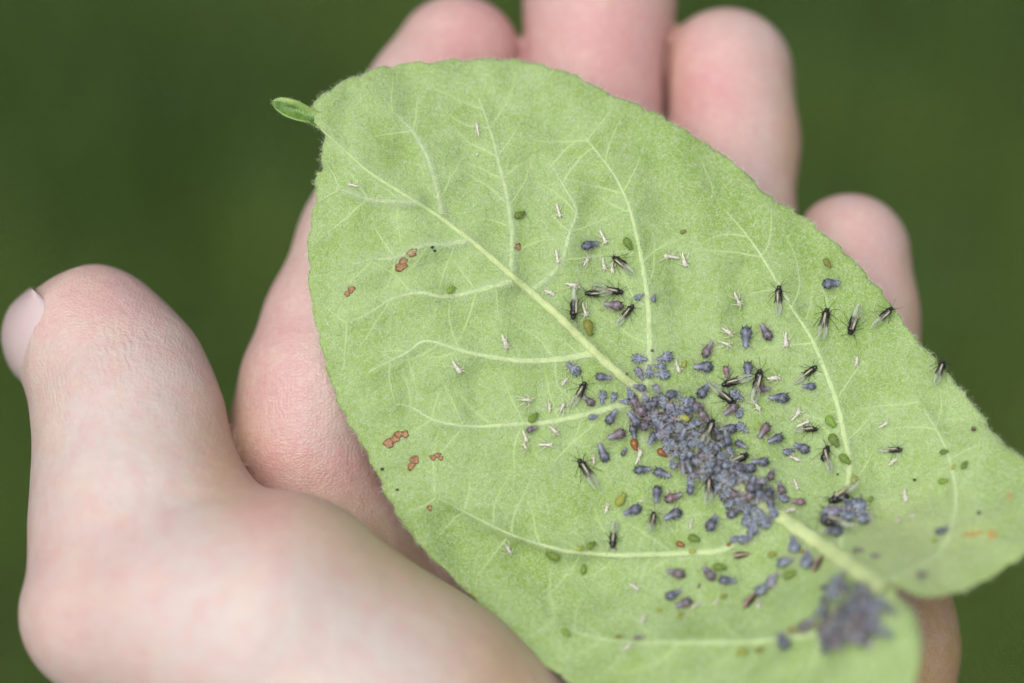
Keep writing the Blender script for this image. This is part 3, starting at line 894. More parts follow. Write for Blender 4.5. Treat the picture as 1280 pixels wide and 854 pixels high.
ME_WAXY = build_body('waxy_aphid', WAXP, MAT_WAXY, .09, .72, EXTRA[:2])
SLIM = [(-.50, .02), (-.46, .10), (-.40, .16), (-.32, .20), (-.23, .215), (-.14, .21), (-.06, .185), (0, .16), (.05, .17), (.12, .205), (.19, .215), (.26, .195), (.31, .15), (.35, .125), (.40, .13), (.45, .12), (.48, .08), (.50, .02)]
ME_WINGED = build_body('winged_aphid', SLIM, MAT_BLACK, .06, .95, EXTRA[:2], base=0.08)
HUSKP = [(-.50, .015), (-.46, .05), (-.36, .085), (-.22, .10), (-.08, .10), (.06, .095), (.18, .11), (.28, .155), (.36, .165), (.42, .14), (.47, .08), (.50, .02)]
ME_HUSK = build_body('shed_skin', HUSKP, MAT_HUSK, .22, .60, [], base=0.12, segs=8)
HUSKS = [ME_HUSK]
for bend, pinch, tw in ((.05, .8, 1.0), (-.07, 1.1, .8), (.02, 1.25, 1.3)):     # crumpled differently
    h2 = ME_HUSK.copy()
    for v_ in h2.vertices:
        x, y, z = v_.co
        v_.co = (x, y * (pinch + .35 * math.sin(7 * x + tw)) + bend * (1 - 4 * x * x) , z * (1 + .3 * math.sin(9 * x * tw)) + .05 * math.cos(5 * x))
    HUSKS.append(h2)
BEAN = [(-.50, .03), (-.46, .14), (-.38, .22), (-.28, .28), (-.15, .30), (0, .285), (.14, .24), (.26, .18), (.36, .14), (.44, .11), (.49, .03)]
ME_GREEN = build_body('green_nymph', BEAN, MAT_GREEN, .05, .7, [([(.40, s * .12, .2), (.44, s * .16, .2)], [.03, .02]) for s in (-1, 1)], base=0.04, segs=10)
ME_MUMMY = build_body('aphid_mummy', BEAN, MAT_MUMMY, .03, .95, [], base=0.03, segs=12)
HULL = [(x, h_ * .62) for x, h_ in BEAN]
dk = NT('dark_husk'); v = dk.coord(); sx = dk.n('SeparateXYZ'); dk.set(sx.inputs[0], v)
c = dk.mix(dk.ramp(dk.math('ABSOLUTE', sx.outputs[1]), [(0.03, 1.0), (0.07, 0.0)]), (0.055, 0.028, 0.018), (0.36, 0.27, 0.20))
MAT_DKHUSK = dk.done(dk.bsdf(Base_Color=c, Roughness=0.4).outputs[0])
ME_HULL = build_body('dark_husk', HULL, MAT_DKHUSK, .04, .7, [], base=0.03, segs=10)
sp_v, sp_f = [], []
bm = bmesh.new(); bmesh.ops.create_icosphere(bm, subdivisions=2, radius=0.5)
for vv_ in bm.verts:
    k = 0.75 + 0.25 * math.sin(vv_.co.x * 9 + 1) * math.cos(vv_.co.y * 7) + 0.15 * math.sin(vv_.co.z * 11)
    vv_.co = Vector((vv_.co.x * k, vv_.co.y * k * 0.8, max(0, vv_.co.z * k * 0.7 + 0.2)))
ME_SPECK = bpy.data.meshes.new('speck'); bm.to_mesh(ME_SPECK); bm.free(); ME_SPECK.materials.append(MAT_SPECK)

def leg_line(x0, s, xk, xf, reach, hip=0.20, knee=0.36):
    return [(x0, s * .10, hip), (x0 + (xk - x0) * .6, s * reach * .45, knee), (xk, s * reach * .6, knee * .8), (xf, s * reach, 0.02), (xf + (.05 if xf > x0 else -.05), s * (reach + .04), 0.01)]
LEGS, WLEGS, HLEGS, ANT, WANT = [], [], [], [], []
for s in (-1, 1):
    for (x0, xk, xf, rc) in ((.28, .40, .52, .36), (.18, .16, .14, .50), (.08, -.10, -.28, .52)):
        m_ = tube_mesh('leg', leg_line(x0, s, xk, xf, rc), [.020, .016, .012, .009, .007]); m_.materials.append(MAT_LIMB); LEGS.append(m_)
    for (x0, xk, xf, rc) in ((.30, .50, .62, .42), (.20, .12, .02, .58), (.10, -.20, -.48, .60)):
        m_ = tube_mesh('leg', leg_line(x0, s, xk, xf, rc, .20, .40), [.017, .016, .013, .009, .007]); m_.materials.append(MAT_LIMB); WLEGS.append(m_)
    for (x0, xk, xf, rc) in ((.34, .50, .70, .30), (.22, .26, .10, .42), (.02, -.20, -.50, .34)):
        m_ = tube_mesh('leg', leg_line(x0, s, xk, xf, rc, .18, .30), [.026, .024, .020, .016, .012]); m_.materials.append(MAT_LIMB); HLEGS.append(m_)
    m_ = tube_mesh('antenna', [(.46, s * .06, .26), (.56, s * .13, .34), (.62, s * .26, .30), (.52, s * .42, .22)], [.016, .013, .010, .007], 4); m_.materials.append(MAT_LIMB); ANT.append(m_)
    m_ = tube_mesh('antenna', [(.47, s * .05, .32), (.60, s * .12, .42), (.80, s * .22, .44), (1.02, s * .27, .36)], [.013, .010, .008, .006], 4); m_.materials.append(MAT_LIMB); WANT.append(m_)

def wing_mesh(s):
    """A long blade folded roof-wise along the back; root at the thorax, tip behind the body."""
    vs, fs = [], []; n = 13
    for lay in (0, 1):
        for i in range(n):
            t = i / (n - 1)
            x = .20 - 1.42 * t
            wd = .40 * (math.sin(math.pi * min(1, .06 + t * .94)) ** .55) * (0.25 + 0.95 * t) * (1 if t < .85 else math.sqrt(max(0.02, (1 - t) / .15)))
            top = .50 + .10 * t
            for j in range(4):
                u = j / 3
                y = s * (.035 + .02 * t + .55 * wd * u)
                vs.append((x, y + s * .012 * lay, top - u * wd * .55 + .01 * math.sin(6 * t + 3 * u) - .012 * lay))
    for lay in (0, 1):
        for i in range(n - 1):
            for j in range(3):
                a = lay * n * 4 + i * 4 + j; f = (a, a + 4, a + 5, a + 1)
                fs.append(f if lay else f[::-1])
    for i in range(n - 1):
        for j in (0, 3):
            a = i * 4 + j; fs.append((a, a + 4, a + 4 + n * 4, a + n * 4))
    me = new_mesh('wing', vs, fs); me.materials.append(MAT_WING)
    edge = [(.20 - 1.42 * t, s * (.018 + .03 * t), .515 + .10 * t) for t in np.linspace(0, .62, 8)]
    ed = tube_mesh('wing_edge', edge, [.010, .018, .022, .020, .014, .010, .008, .005], 5); ed.materials.append(MAT_WEDGE)
    return me, ed
WINGS = {s: wing_mesh(s) for s in (-1, 1)}

def frame(px, py, deg, lift=0.0, tilt=0.0, roll=0.0):
    a = rad(deg); h = 2.0
    p = leafP(px, py)[0]
    gx_ = (leafP(px + h, py) - leafP(px - h, py))[0]; gy_ = (leafP(px, py - h) - leafP(px, py + h))[0]
    n = np.cross(gx_, gy_); n /= np.linalg.norm(n)
    t = gx_ / np.linalg.norm(gx_) * math.cos(a) + gy_ / np.linalg.norm(gy_) * math.sin(a)
    t -= n * (t @ n); t /= np.linalg.norm(t)
    b = np.cross(n, t)
    m = Matrix(((t[0], b[0], n[0]), (t[1], b[1], n[1]), (t[2], b[2], n[2]))).to_4x4()
    dm, tm = dist_line(np.array([float(px)]), np.array([float(py)]), mid_d)
    rm = float(np.interp(tm[0], np.linspace(0, 1, 9), [1.2, 2.6, 3.4, 5.0, 6.0, 7.0, 8.0, 10.0, 13.0]))
    if dm[0] < rm: lift += 0.07 * rm * math.sqrt(1 - (dm[0] / rm)**2)      # standing on the midrib
    q = (p + n * (0.12 + lift)) / 1000
    return Matrix.Translation(Vector(q)) @ m @ Matrix.Rotation(rad(tilt), 4, 'Y') @ Matrix.Rotation(rad(roll), 4, 'X')

TINT = {'S': (0.038, 0.043, 0.060), 'P': (0.085, 0.048, 0.047), 'R': (0.13, 0.056, 0.046), 'D': (0.036, 0.032, 0.036), 'W': (0.044, 0.054, 0.078), 'V': (0.105, 0.072, 0.095)}
LEGC = {'S': (0.36, 0.36, 0.28), 'P': (0.36, 0.30, 0.20), 'R': (0.30, 0.22, 0.13), 'D': (0.10, 0.09, 0.08), 'W': (0.55, 0.55, 0.44), 'V': (0.50, 0.44, 0.40)}
KIND = {'S': ('wingless_aphid', 'aphid', 'slate wingless aphids on the leaf'), 'P': ('wingless_aphid', 'aphid', 'purple-brown wingless aphids on the leaf'), 'R': ('wingless_aphid', 'aphid', 'purple-brown wingless aphids on the leaf'),
        'D': ('wingless_aphid', 'aphid', 'slate wingless aphids on the leaf'), 'W': ('waxy_aphid', 'aphid', 'waxy blue-grey aphids on the leaf'), 'V': ('waxy_aphid', 'aphid', 'waxy blue-grey aphids on the leaf'),
        'B': ('winged_aphid', 'winged aphid', 'black winged aphids on the leaf'), 'K': ('shed_skin', 'shed skin', 'white shed skins on the leaf'), 'G': ('green_nymph', 'nymph', 'small green nymphs on the leaf'),
        'Y': ('green_nymph', 'nymph', 'small green nymphs on the leaf'), 'O': ('aphid_mummy', 'aphid mummy', 'orange aphid mummies'), 'H': ('dark_husk', 'husk', 'dark husks on the leaf'), 'F': ('speck', 'speck', 'dark specks on the leaf')}
br = random.Random(3)
def bug(kind, px, py, deg, L, label, lift=0.0, tilt=0.0, roll=0.0, group=None, wing=True, limbs=True, tint=None):
    name, cat, grp = KIND[kind]
    k = 0.1 * L / 1000
    k *= (DIST - float(zleaf(px, py, False)[0])) / DIST
    mesh = {'wingless_aphid': ME_APHID, 'waxy_aphid': ME_WAXY, 'winged_aphid': ME_WINGED, 'shed_skin': ME_HUSK, 'green_nymph': ME_GREEN, 'aphid_mummy': ME_MUMMY, 'dark_husk': ME_HULL, 'speck': ME_SPECK}[name]
    wide = 1.0
    if kind == 'S' and label.find('plump') >= 0: wide = 1.12
    o = bpy.data.objects.new(name, mesh); COL.objects.link(o)
    o.matrix_world = M @ frame(px, py, deg, lift, tilt, roll) @ Matrix.Diagonal((k, k * wide * br.uniform(.93, 1.06), k * br.uniform(.92, 1.08), 1))
    if tint is None: tint = TINT.get(kind, {'G': (0.16, 0.29, 0.035), 'Y': (0.33, 0.36, 0.05)}.get(kind, (1, 1, 1)))
    f = br.uniform(0.55, 1.2); fb = br.uniform(.92, 1.1)
    if kind == 'K': o.data = br.choice(HUSKS)
    o.color = (min(1, tint[0] * f), min(1, tint[1] * f), min(1, tint[2] * f * fb), 1)
    tag(o, label, cat, group or grp)
    def child(nm, me, col=None, par=o, mw=None):
        c_ = bpy.data.objects.new(nm, me); COL.objects.link(c_); c_.parent = par
        if mw is not None: c_.matrix_local = mw
        if col: c_.color = col + (1,)
        return c_
    if not limbs: return o
    if kind in LEGC:
        for m_ in LEGS: child('leg', m_, LEGC[kind], mw=Matrix.Rotation(br.uniform(-.2, .2), 4, 'Z'))
        for m_ in ANT: child('antenna', m_, LEGC[kind])
    elif kind == 'B':
        for m_ in WLEGS: child('leg', m_, (0.03, 0.026, 0.02), mw=Matrix.Rotation(br.uniform(-.22, .22), 4, 'Z'))
        for m_ in WANT: child('antenna', m_, (0.025, 0.022, 0.018), mw=Matrix.Rotation(br.uniform(-.2, .2), 4, 'Z'))
        if wing:
            dz = wing if not isinstance(wing, bool) else br.uniform(-.12, .12)
            for s in (-1, 1):
                w_ = child('wing', WINGS[s][0], mw=Matrix.Rotation(dz + s * br.uniform(-.02, .05), 4, 'Z'))
                child('wing_edge', WINGS[s][1], par=w_)
    elif kind == 'K':
        for m_ in br.sample(HLEGS, br.randint(4, 6)): child('leg', m_, (0.62, 0.60, 0.46), mw=Matrix.Rotation(br.uniform(-.3, .3), 4, 'Z'))
    elif kind in 'GY':
        for m_ in LEGS: child('leg', m_, (0.30, 0.34, 0.10))
    return o

TABLE = [
# --- between the midrib and the upper margin, tip half
('K', 597, 163, 100, 17, 'smooth white shed skin standing alone closest to the fingertips, high on the blade'),
('K', 442, 233, 165, 14, 'small white shed skin near the curled leaf tip'),
('F', 597, 194, 20, 5, 'tiny white crumb just under the highest shed skin'),
('G', 649, 270, 25, 17, 'dark green nymph lying against the side vein, alone in the tip half'),
('S', 735, 307, 12, 24, 'slate blue aphid tucked beside a shed skin above the winged trio'),
('K', 754, 297, -65, 19, 'shed skin touching the head of a lone slate aphid above the winged trio'),
('K', 698, 264, -75, 19, 'pale shed skin highest of those above the winged trio'),
('K', 698, 322, -80, 19, 'pale shed skin left of the slate aphid, level with the small brown spot'),
('K', 731, 327, 55, 15, 'bent shed skin directly below the lone slate aphid of the tip half'),
('K', 755, 330, -80, 17, 'upright shed skin, left one of two beside a winged aphid'),
('K', 767, 335, -85, 15, 'shed skin squeezed against the head of a winged aphid'),
('B', 777, 327, 148, 23, 'black winged aphid above the winged trio, wing trailing onto the side vein'),
('G', 786, 305, -60, 18, 'faded green nymph nestled against the long side vein'),
('Y', 854, 290, 20, 9, 'yellow-green dot of a nymph between the side vein and the upper margin'),
('K', 838, 322, 170, 21, 'shed skin lying flat, one of a crossed pair right of the side vein'),
('K', 856, 325, -75, 20, 'shed skin standing upright beside a flat one, right of the side vein'),
('B', 739, 367, 178, 20, 'black winged aphid at the left end of the overlapping trio'),
('B', 768, 365, -8, 24, 'black winged aphid facing right in the overlapping trio'),
('K', 715, 358, -15, 20, 'shed skin lying over a folded wing at the trio of winged aphids'),
('K', 687, 367, -25, 15, 'shed skin right against the midrib, level with the winged trio'),
('K', 729, 387, -70, 19, 'shed skin between a head-down winged aphid and the winged trio'),
('B', 714, 387, -93, 26, 'black winged aphid pointing straight down beside the midrib'),
('P', 768, 382, 172, 25, 'purple-brown aphid lying under the trio of winged aphids'),
('B', 786, 389, 48, 21, 'black winged aphid heading up and away below the purple one'),
('Y', 734, 411, -75, 22, 'green and yellow nymph beside the midrib under the winged aphids'),
('W', 800, 371, 30, 14, 'small pale grey aphid at the left side of the long side vein'),
('W', 816, 373, 70, 12, 'tiny blue-grey aphid touching the right side of the long side vein'),
('K', 919, 374, -62, 20, 'shed skin alone midway between two long side veins'),
('G', 563, 363, 40, 13, 'small green nymph sitting on the short side vein below the brown spots'),
('K', 630, 428, -70, 20, 'shed skin with spread legs just above a pale side vein'),
('K', 571, 459, -55, 20, 'shed skin tilted just below a pale side vein, nearest the brown spots'),
# --- right of the second long vein, along the margin
('Y', 1034, 330, -55, 15, 'olive nymph close to the margin above a slate aphid'),
('S', 1038, 355, 5, 23, 'plump slate aphid with a pale head, closest to the little finger'),
('B', 975, 368, 88, 23, 'black winged aphid at the head of the long curved vein'),
('B', 1032, 399, 78, 26, 'black winged aphid facing up with long feelers, second along the margin row'),
('B', 1064, 406, -105, 25, 'black winged aphid facing down, clear wings raised toward the margin'),
('B', 1106, 391, 40, 22, 'black winged aphid right at the margin beside the little finger'),
('B', 1175, 463, 68, 22, 'black winged aphid on the very margin against the lawn, one feeler upright', ),
('S', 932, 422, -92, 28, 'slate aphid facing down above a black winged one'),
('P', 958, 416, 120, 24, 'purple aphid with a pale snout beside a slate one'),
('K', 983, 425, -88, 20, 'upright shed skin between a purple aphid and the long curved vein'),
('K', 1070, 452, -100, 13, 'short shed skin alone in the field beyond the curved vein'),
('K', 908, 415, -35, 19, 'upper of two slanting shed skins above the colony'),
('K', 905, 430, -22, 19, 'lower of two slanting shed skins above the colony'),
('P', 885, 438, 62, 23, 'brown-purple aphid above a slate one with its head stretched out'),
('S', 879, 460, 180, 25, 'plump round slate aphid with a long thin head, facing the side vein'),
('R', 907, 466, -78, 17, 'red-brown aphid above two black winged ones'),
('S', 935, 465, -88, 24, 'slate aphid upright behind a black winged one with long feelers'),
('B', 913, 480, 196, 24, 'black winged aphid with dusky wing heading toward the midrib'),
('B', 946, 475, 76, 27, 'black winged aphid with long raised feelers across a brown one', True),
('P', 951, 486, 2, 22, 'dark brown aphid half under a black winged one'),
('K', 966, 473, 5, 18, 'cream shed skin right of a winged aphid with long feelers'),
('B', 1014, 464, 35, 21, 'black winged aphid close to the long curved vein, wing trailing down'),
('S', 1012, 485, 178, 18, 'small plump slate aphid near the long curved vein'),
('W', 920, 495, -30, 22, 'pale waxy aphid beside a glossy black winged one'),
('B', 908, 498, -34, 26, 'glossy black winged aphid with pale stripe crossing toward the margin'),
('S', 880, 489, 50, 24, 'slate aphid with pale head, wing of another lying over it'),
('S', 974, 500, 177, 26, 'largest lone slate aphid, facing the colony'),
('K', 944, 507, -58, 20, 'cream shed skin under a winged aphid, above the purple pair'),
('P', 914, 513, -145, 22, 'dark purple aphid at the upper edge of the colony'),
('W', 926, 518, 60, 15, 'narrow pale blue aphid beside a dark purple one'),
('W', 929, 535, -40, 19, 'pale aphid with a black rear beside the red-brown one'),
('K', 994, 518, 55, 19, 'shed skin slanting between the largest slate aphid and the curved vein'),
('R', 953, 539, -125, 23, 'reddish purple aphid heading into the colony'),
('S', 910, 537, 182, 24, 'dark slate aphid at the upper right rim of the colony'),
('K', 1004, 531, 25, 18, 'shed skin leaning on a dark winged aphid by the curved vein'),
('B', 1013, 538, 0, 19, 'brownish black winged aphid with folded wing next to a shed skin'),
('S', 967, 551, 200, 23, 'slate aphid right of the colony, above a shed skin'),
('W', 985, 566, 20, 18, 'waxy aphid beside a striped slate one near the curved vein'),
('S', 1003, 561, 155, 22, 'plump slate aphid facing a waxy one near the curved vein'),
('K', 992, 574, -35, 17, 'narrow shed skin under the plump slate aphid near the curved vein'),
('B', 1032, 568, 75, 22, 'black wingless-looking aphid upright beside the green stain on the curved vein', 0.5),
('S', 927, 558, -30, 17, 'spiky slate aphid at the right rim of the colony'),
('K', 1103, 531, 35, 16, 'white shed skin beyond the curved vein, toward the margin'),
('B', 1121, 564, 3, 18, 'grey-brown winged aphid with broad pale wings in the leaf base lobe'),
('K', 1117, 578, 40, 14, 'broken cream shed skin below the broad-winged aphid'),
# --- left of the colony
('W', 716, 460, 140, 22, 'grey winged-looking aphid stuck to the vein left of the midrib'),
('S', 754, 471, -8, 21, 'slate aphid close under the midrib, left of the colony'),
('K', 705, 477, 50, 13, 'short white shed skin left of a black winged aphid'),
('B', 728, 487, 65, 22, 'black winged aphid left of the colony, pale wing trailing down'),
('P', 736, 503, 140, 18, 'mauve aphid lying by the wing of a black one'),
('W', 753, 498, -95, 18, 'blue-grey aphid hanging head down above the side vein'),
('W', 767, 499, -110, 15, 'slim blue-grey aphid left of the midrib, second before the colony'),
('W', 781, 504, 180, 16, 'pale blue aphid lying across the side vein where it meets the colony'),
('K', 655, 502, -5, 22, 'white shed skin lying level, farthest out on the lower side vein'),
('K', 686, 509, -85, 17, 'upright white shed skin above the green nymph'),
('K', 703, 512, 65, 19, 'leaning shed skin just above the lower side vein'),
('G', 666, 523, 45, 17, 'bright green nymph on the lower side vein'),
('P', 664, 536, 20, 15, 'dull brown nymph stuck to the bright green one'),
('K', 656, 545, -70, 16, 'shed skin, upper of a pair below the bright green nymph'),
('K', 655, 557, -60, 15, 'shed skin, lower of a pair below the bright green nymph'),
('K', 692, 537, -45, 17, 'shed skin slanting below the lower side vein'),
('K', 681, 556, 0, 18, 'shed skin lying level right of a pair'),
('W', 741, 521, 10, 13, 'small blue-grey aphid on the lower side vein'),
('S', 764, 521, 55, 22, 'slate aphid with a dark hollow, just left of the colony'),
('P', 770, 543, -160, 24, 'purple-brown aphid with pale snout at the left rim of the colony'),
('D', 791, 540, -80, 19, 'dark slate aphid under a waxy one at the left rim'),
('S', 753, 566, 112, 25, 'slate aphid with long head and round rear, beside a shed skin'),
('K', 741, 575, -85, 15, 'shed skin between a winged aphid and a long-headed slate one'),
('B', 731, 586, 125, 27, 'black winged aphid with spread legs alone left of the colony'),
('P', 780, 565, 60, 12, 'tiny pale brown nymph left of the orange mummy'),
('O', 794, 557, -75, 17, 'orange-brown mummy above a white husk'),
('K', 798, 571, 70, 21, 'white husk hanging from the orange mummy'),
('O', 828, 566, -35, 16, 'orange mummy with an open end at the lower rim of the colony'),
('S', 803, 588, 5, 23, 'slate aphid in line with another, left one, under the orange mummies'),
('S', 828, 594, -20, 24, 'slate aphid in line with another, right one, touching the colony'),
('Y', 777, 625, 55, 20, 'yellow-green nymph between two black winged aphids'),
('K', 758, 637, 70, 14, 'white shed skin left of the yellow-green nymph'),
('S', 819, 618, -95, 22, 'plump slate aphid head down below the pair in line'),
('S', 793, 640, -160, 25, 'slate-mauve aphid left of the brown-winged one'),
('B', 815, 651, 82, 20, 'winged aphid with brown wings folded flat over its back', -0.12),
('R', 842, 623, 20, 24, 'reddish purple aphid with pale legs below the colony'),
('S', 841, 646, -155, 25, 'slate aphid right of the brown-winged one'),
('B', 766, 678, -93, 22, 'black winged aphid head down at the long fold, wing straight up'),
('K', 865, 655, -95, 14, 'small shed skin left of the lone plump slate aphid'),
('K', 834, 614, -60, 9, 'white fragment beside the reddish purple aphid'),
('K', 802, 627, 10, 8, 'white fragment above the slate-mauve aphid'),
('S', 890, 657, 62, 25, 'lone plump slate aphid with raised head under the colony'),
('D', 918, 642, 40, 22, 'dark grey aphid with pale legs at the foot of the colony'),
# --- under the long fold
('K', 633, 685, -65, 20, 'white shed skin alone on the lower left blade, under the fold'),
('G', 692, 693, 160, 20, 'green nymph on the long fold vein, farthest toward the margin'),
('Y', 725, 687, 10, 10, 'smaller of two olive nymphs side by side on the fold vein'),
('G', 738, 683, 35, 15, 'larger of two olive nymphs side by side on the fold vein'),
('G', 729, 712, 80, 14, 'brown and green nymph with spread legs below the fold vein'),
('K', 794, 735, -35, 17, 'shed skin with a grey scrap below the fold vein'),
('O', 851, 683, -25, 13, 'flat orange scale lying on the fold vein'),
('G', 870, 675, -15, 19, 'green nymph right of the orange scale'),
('Y', 867, 690, 0, 11, 'olive smear of a nymph on the fold vein, right of the orange scale'),
('H', 926, 694, 8, 23, 'dark brown husk with a pale stripe on the fold vein'),
('O', 911, 682, 30, 8, 'small rust-brown bead at the end of the waxy pair'),
('W', 920, 676, 20, 16, 'waxy aphid, outer one of two nose to tail on the fold vein'),
('W', 931, 675, 15, 17, 'waxy aphid, inner one of two nose to tail on the fold vein'),
('Y', 967, 694, 5, 13, 'olive nymph right of the striped husk'),
('P', 846, 720, 165, 24, 'purple aphid with a white scrap at its head, below the fold'),
('P', 886, 719, 130, 23, 'brownish mauve aphid beside a faded green nymph'),
('G', 900, 710, -10, 18, 'faded green nymph behind the brownish mauve aphid'),
('S', 909, 729, -5, 23, 'slate aphid right of the brownish mauve one below the fold'),
('H', 874, 733, 75, 9, 'tiny dark brown husk among the aphids below the fold'),
('S', 842, 746, 30, 22, 'slate aphid with black limbs, lowest of the left trio'),
('P', 856, 758, -155, 22, 'purple aphid against a cream husk, low on the blade'),
('K', 870, 760, 30, 16, 'cream husk against a purple aphid, low on the blade'),
('Y', 905, 747, 20, 10, 'olive nymph below the row of slate and mauve aphids'),
('Y', 850, 772, 60, 10, 'olive nymph under the low purple aphid'),
('K', 896, 754, 50, 10, 'white scrap beside an olive nymph low on the blade'),
('Y', 825, 765, 10, 9, 'small olive nymph low on the blade, left of the purple aphid'),
('K', 805, 777, 60, 15, 'blurred white shed skin on the lowest side vein'),
('K', 784, 812, 30, 16, 'blurred white shed skin beneath the lowest side vein'),
('G', 708, 793, -50, 15, 'grey-green nymph alone near the lower margin'),
('Y', 774, 798, 0, 10, 'olive nymph on the lowest side vein, left one'),
('P', 799, 800, 10, 12, 'brown nymph on the lowest side vein'),
('Y', 928, 817, 0, 16, 'large blurred olive nymph low on the blade'),
('Y', 950, 815, 40, 13, 'blurred olive nymph right of a larger one, low on the blade'),
('H', 939, 752, 55, 26, 'blackish brown husk at the end of a string of waxy aphids'),
('K', 950, 757, -85, 15, 'blurred white shed skin beside the blackish husk'),
('W', 957, 740, 35, 22, 'waxy aphid next to the blackish husk, first of a string'),
('V', 969, 727, 50, 20, 'mauve waxy aphid, second of the string toward the midrib'),
('W', 985, 705, 15, 21, 'waxy aphid at the top of the string toward the midrib'),
('G', 990, 720, 20, 20, 'bright green nymph beside the string of waxy aphids'),
('W', 994, 684, 100, 22, 'waxy aphid left of a red bead beside the midrib'),
('O', 1006, 691, 10, 9, 'red-brown bead between waxy aphids beside the midrib'),
('W', 1011, 703, 85, 24, 'waxy aphid pressed against a black husk beside the midrib'),
('H', 1025, 706, 60, 24, 'black husk between a waxy aphid and the midrib'),
('S', 983, 805, 120, 25, 'dark blue-black aphid lowest on the blade, out of focus'),
('O', 992, 790, 10, 11, 'rust-red bead above the lowest dark aphid'),
('P', 1013, 785, 35, 23, 'blurred purple-grey aphid right of the rust-red bead'),
('D', 1034, 736, 20, 12, 'small dark aphid left of the stalk colony'),
# --- right of the midrib, base lobe
('B', 1049, 628, 200, 24, 'black winged aphid on top of the small knot beside the curved vein', 0.4),
('V', 1043, 645, 20, 27, 'mauve waxy aphid in the small knot beside the curved vein'),
('W', 1074, 641, -70, 29, 'blue waxy aphid at the right of the small knot beside the curved vein'),
('W', 1062, 650, 10, 26, 'waxy aphid deepest in the small knot beside the curved vein'),
('B', 1042, 661, 155, 27, 'black winged aphid at the foot of the small knot beside the curved vein'),
('S', 1044, 670, 175, 22, 'slate aphid under the lower winged one of the small knot'),
('Y', 1066, 601, 65, 14, 'orange-yellow nymph on the curved vein near its foot'),
('Y', 1057, 616, 75, 15, 'yellow-green nymph on the curved vein just above the small knot'),
('S', 1060, 636, 120, 24, 'slate aphid in the middle of the small knot beside the curved vein'),
('W', 1080, 652, 60, 22, 'waxy aphid at the margin side foot of the small knot'),
('D', 1032, 652, 80, 20, 'blackish aphid on the midrib side of the small knot'),
('G', 1088, 626, 60, 11, 'olive nymph right of the small knot'),
('G', 1039, 528, -50, 18, 'green nymph left of the curved vein, highest of three stains'),
('G', 1043, 552, -60, 20, 'green nymph left of the curved vein, middle of three stains'),
('G', 1056, 575, -40, 18, 'olive nymph left of the curved vein, lowest of three stains'),
('K', 1132, 621, -85, 18, 'blurred white shed skin, upper one in the base lobe'),
('K', 1123, 652, -88, 14, 'blurred white shed skin, lower one in the base lobe'),
('K', 1139, 648, 10, 12, 'blurred shed skin lying level in the base lobe'),
('S', 1179, 667, 35, 16, 'small slate aphid alone on the base lobe'),
('Y', 1168, 678, 30, 10, 'olive nymph below the lone slate aphid of the base lobe'),
('G', 1181, 566, 10, 12, 'olive nymph in the base lobe, level with the broad-winged aphid'),
('G', 1206, 583, 60, 13, 'brownish green nymph in the base lobe, nearest the margin'),
('Y', 1192, 585, 60, 8, 'tiny olive nymph left of the brownish green one'),
('G', 1180, 603, 5, 14, 'bright green nymph in the middle of the base lobe'),
('F', 1218, 538, 10, 10, 'dark red speck beside the margin of the base lobe'),
('F', 1144, 601, 0, 6, 'black dot in the middle of the base lobe'),
('F', 1224, 643, 0, 7, 'grey-green speck on the base lobe near the orange streaks'),
('F', 1047, 594, 0, 4, 'tiny black dot left of the foot of the curved vein'),
('P', 1073, 691, 10, 11, 'pinkish blurred nymph right of the midrib'),
('P', 1095, 698, 10, 10, 'pale brown blurred nymph near the leaf base'),
('P', 1150, 722, 20, 14, 'grey blurred aphid at the edge of the base lobe'),
('F', 540, 309, 30, 6, 'black speck beside the upper brown spots, outer of two'),
('F', 543, 313, -10, 5, 'black speck beside the upper brown spots, inner of two'),
('F', 478, 586, 30, 6, 'black speck by the margin over the palm, upper one'),
('F', 497, 613, 10, 5, 'black speck by the margin over the palm, lower one'),
('F', 815, 439, 10, 6, 'dark brown speck at the top of the waxy ring on the side vein'),
('F', 780, 468, 10, 5, 'tiny brown scar-like speck on the midrib'),
# --- six around the side vein above the colony
('W', 801, 449, -5, 21, 'waxy aphid facing the side vein, upper left of the ring above the colony'),
('W', 829, 447, 195, 23, 'whitest waxy aphid, upper right of the ring above the colony'),
('W', 824, 458, 170, 16, 'blue-grey aphid, middle right of the ring above the colony'),
('W', 811, 464, 88, 18, 'waxy aphid facing up in the middle of the ring above the colony'),
('W', 827, 470, 178, 21, 'waxy aphid with an eye-like mark, lower right of the ring above the colony'),
('V', 801, 467, -60, 19, 'grey-mauve aphid, lower left of the ring above the colony'),
('K', 847, 459, -75, 18, 'cream shed skin beside an olive nymph, right of the ring'),
('Y', 855, 456, 70, 10, 'olive nymph touching a cream shed skin, right of the ring'),
# --- right rim of the colony below
('S', 950, 580, 178, 23, 'dark slate aphid beyond a winged one at the right rim of the colony'),
('S', 935, 587, 165, 22, 'dark slate aphid under the winged one at the right rim of the colony'),
('B', 926, 576, 35, 24, 'black winged aphid at the right rim of the colony, facing out'),
('P', 963, 595, 75, 17, 'brown aphid right of the two dark slate ones'),
('D', 960, 615, 100, 17, 'blackish round aphid with a white dot at the foot of the colony'),
('P', 975, 612, 110, 19, 'purple aphid right of the blackish round one'),
('W', 977, 625, 150, 16, 'pale blue aphid beneath the purple one, right of the midrib'),
('R', 998, 631, 175, 19, 'plum-coloured plump aphid, last of the row right of the midrib'),
('K', 987, 643, 10, 16, 'white shed skin lying across the midrib'),
('K', 995, 607, -75, 16, 'upright white shed skin right of the purple aphid'),
('K', 947, 627, -50, 15, 'cream shed skin on the midrib where the colony ends'),
('W', 936, 634, 80, 21, 'waxy aphid standing at the lower end of the colony, leftmost of the tail'),
('W', 936, 650, 75, 19, 'brownish waxy aphid in the tail of the colony'),
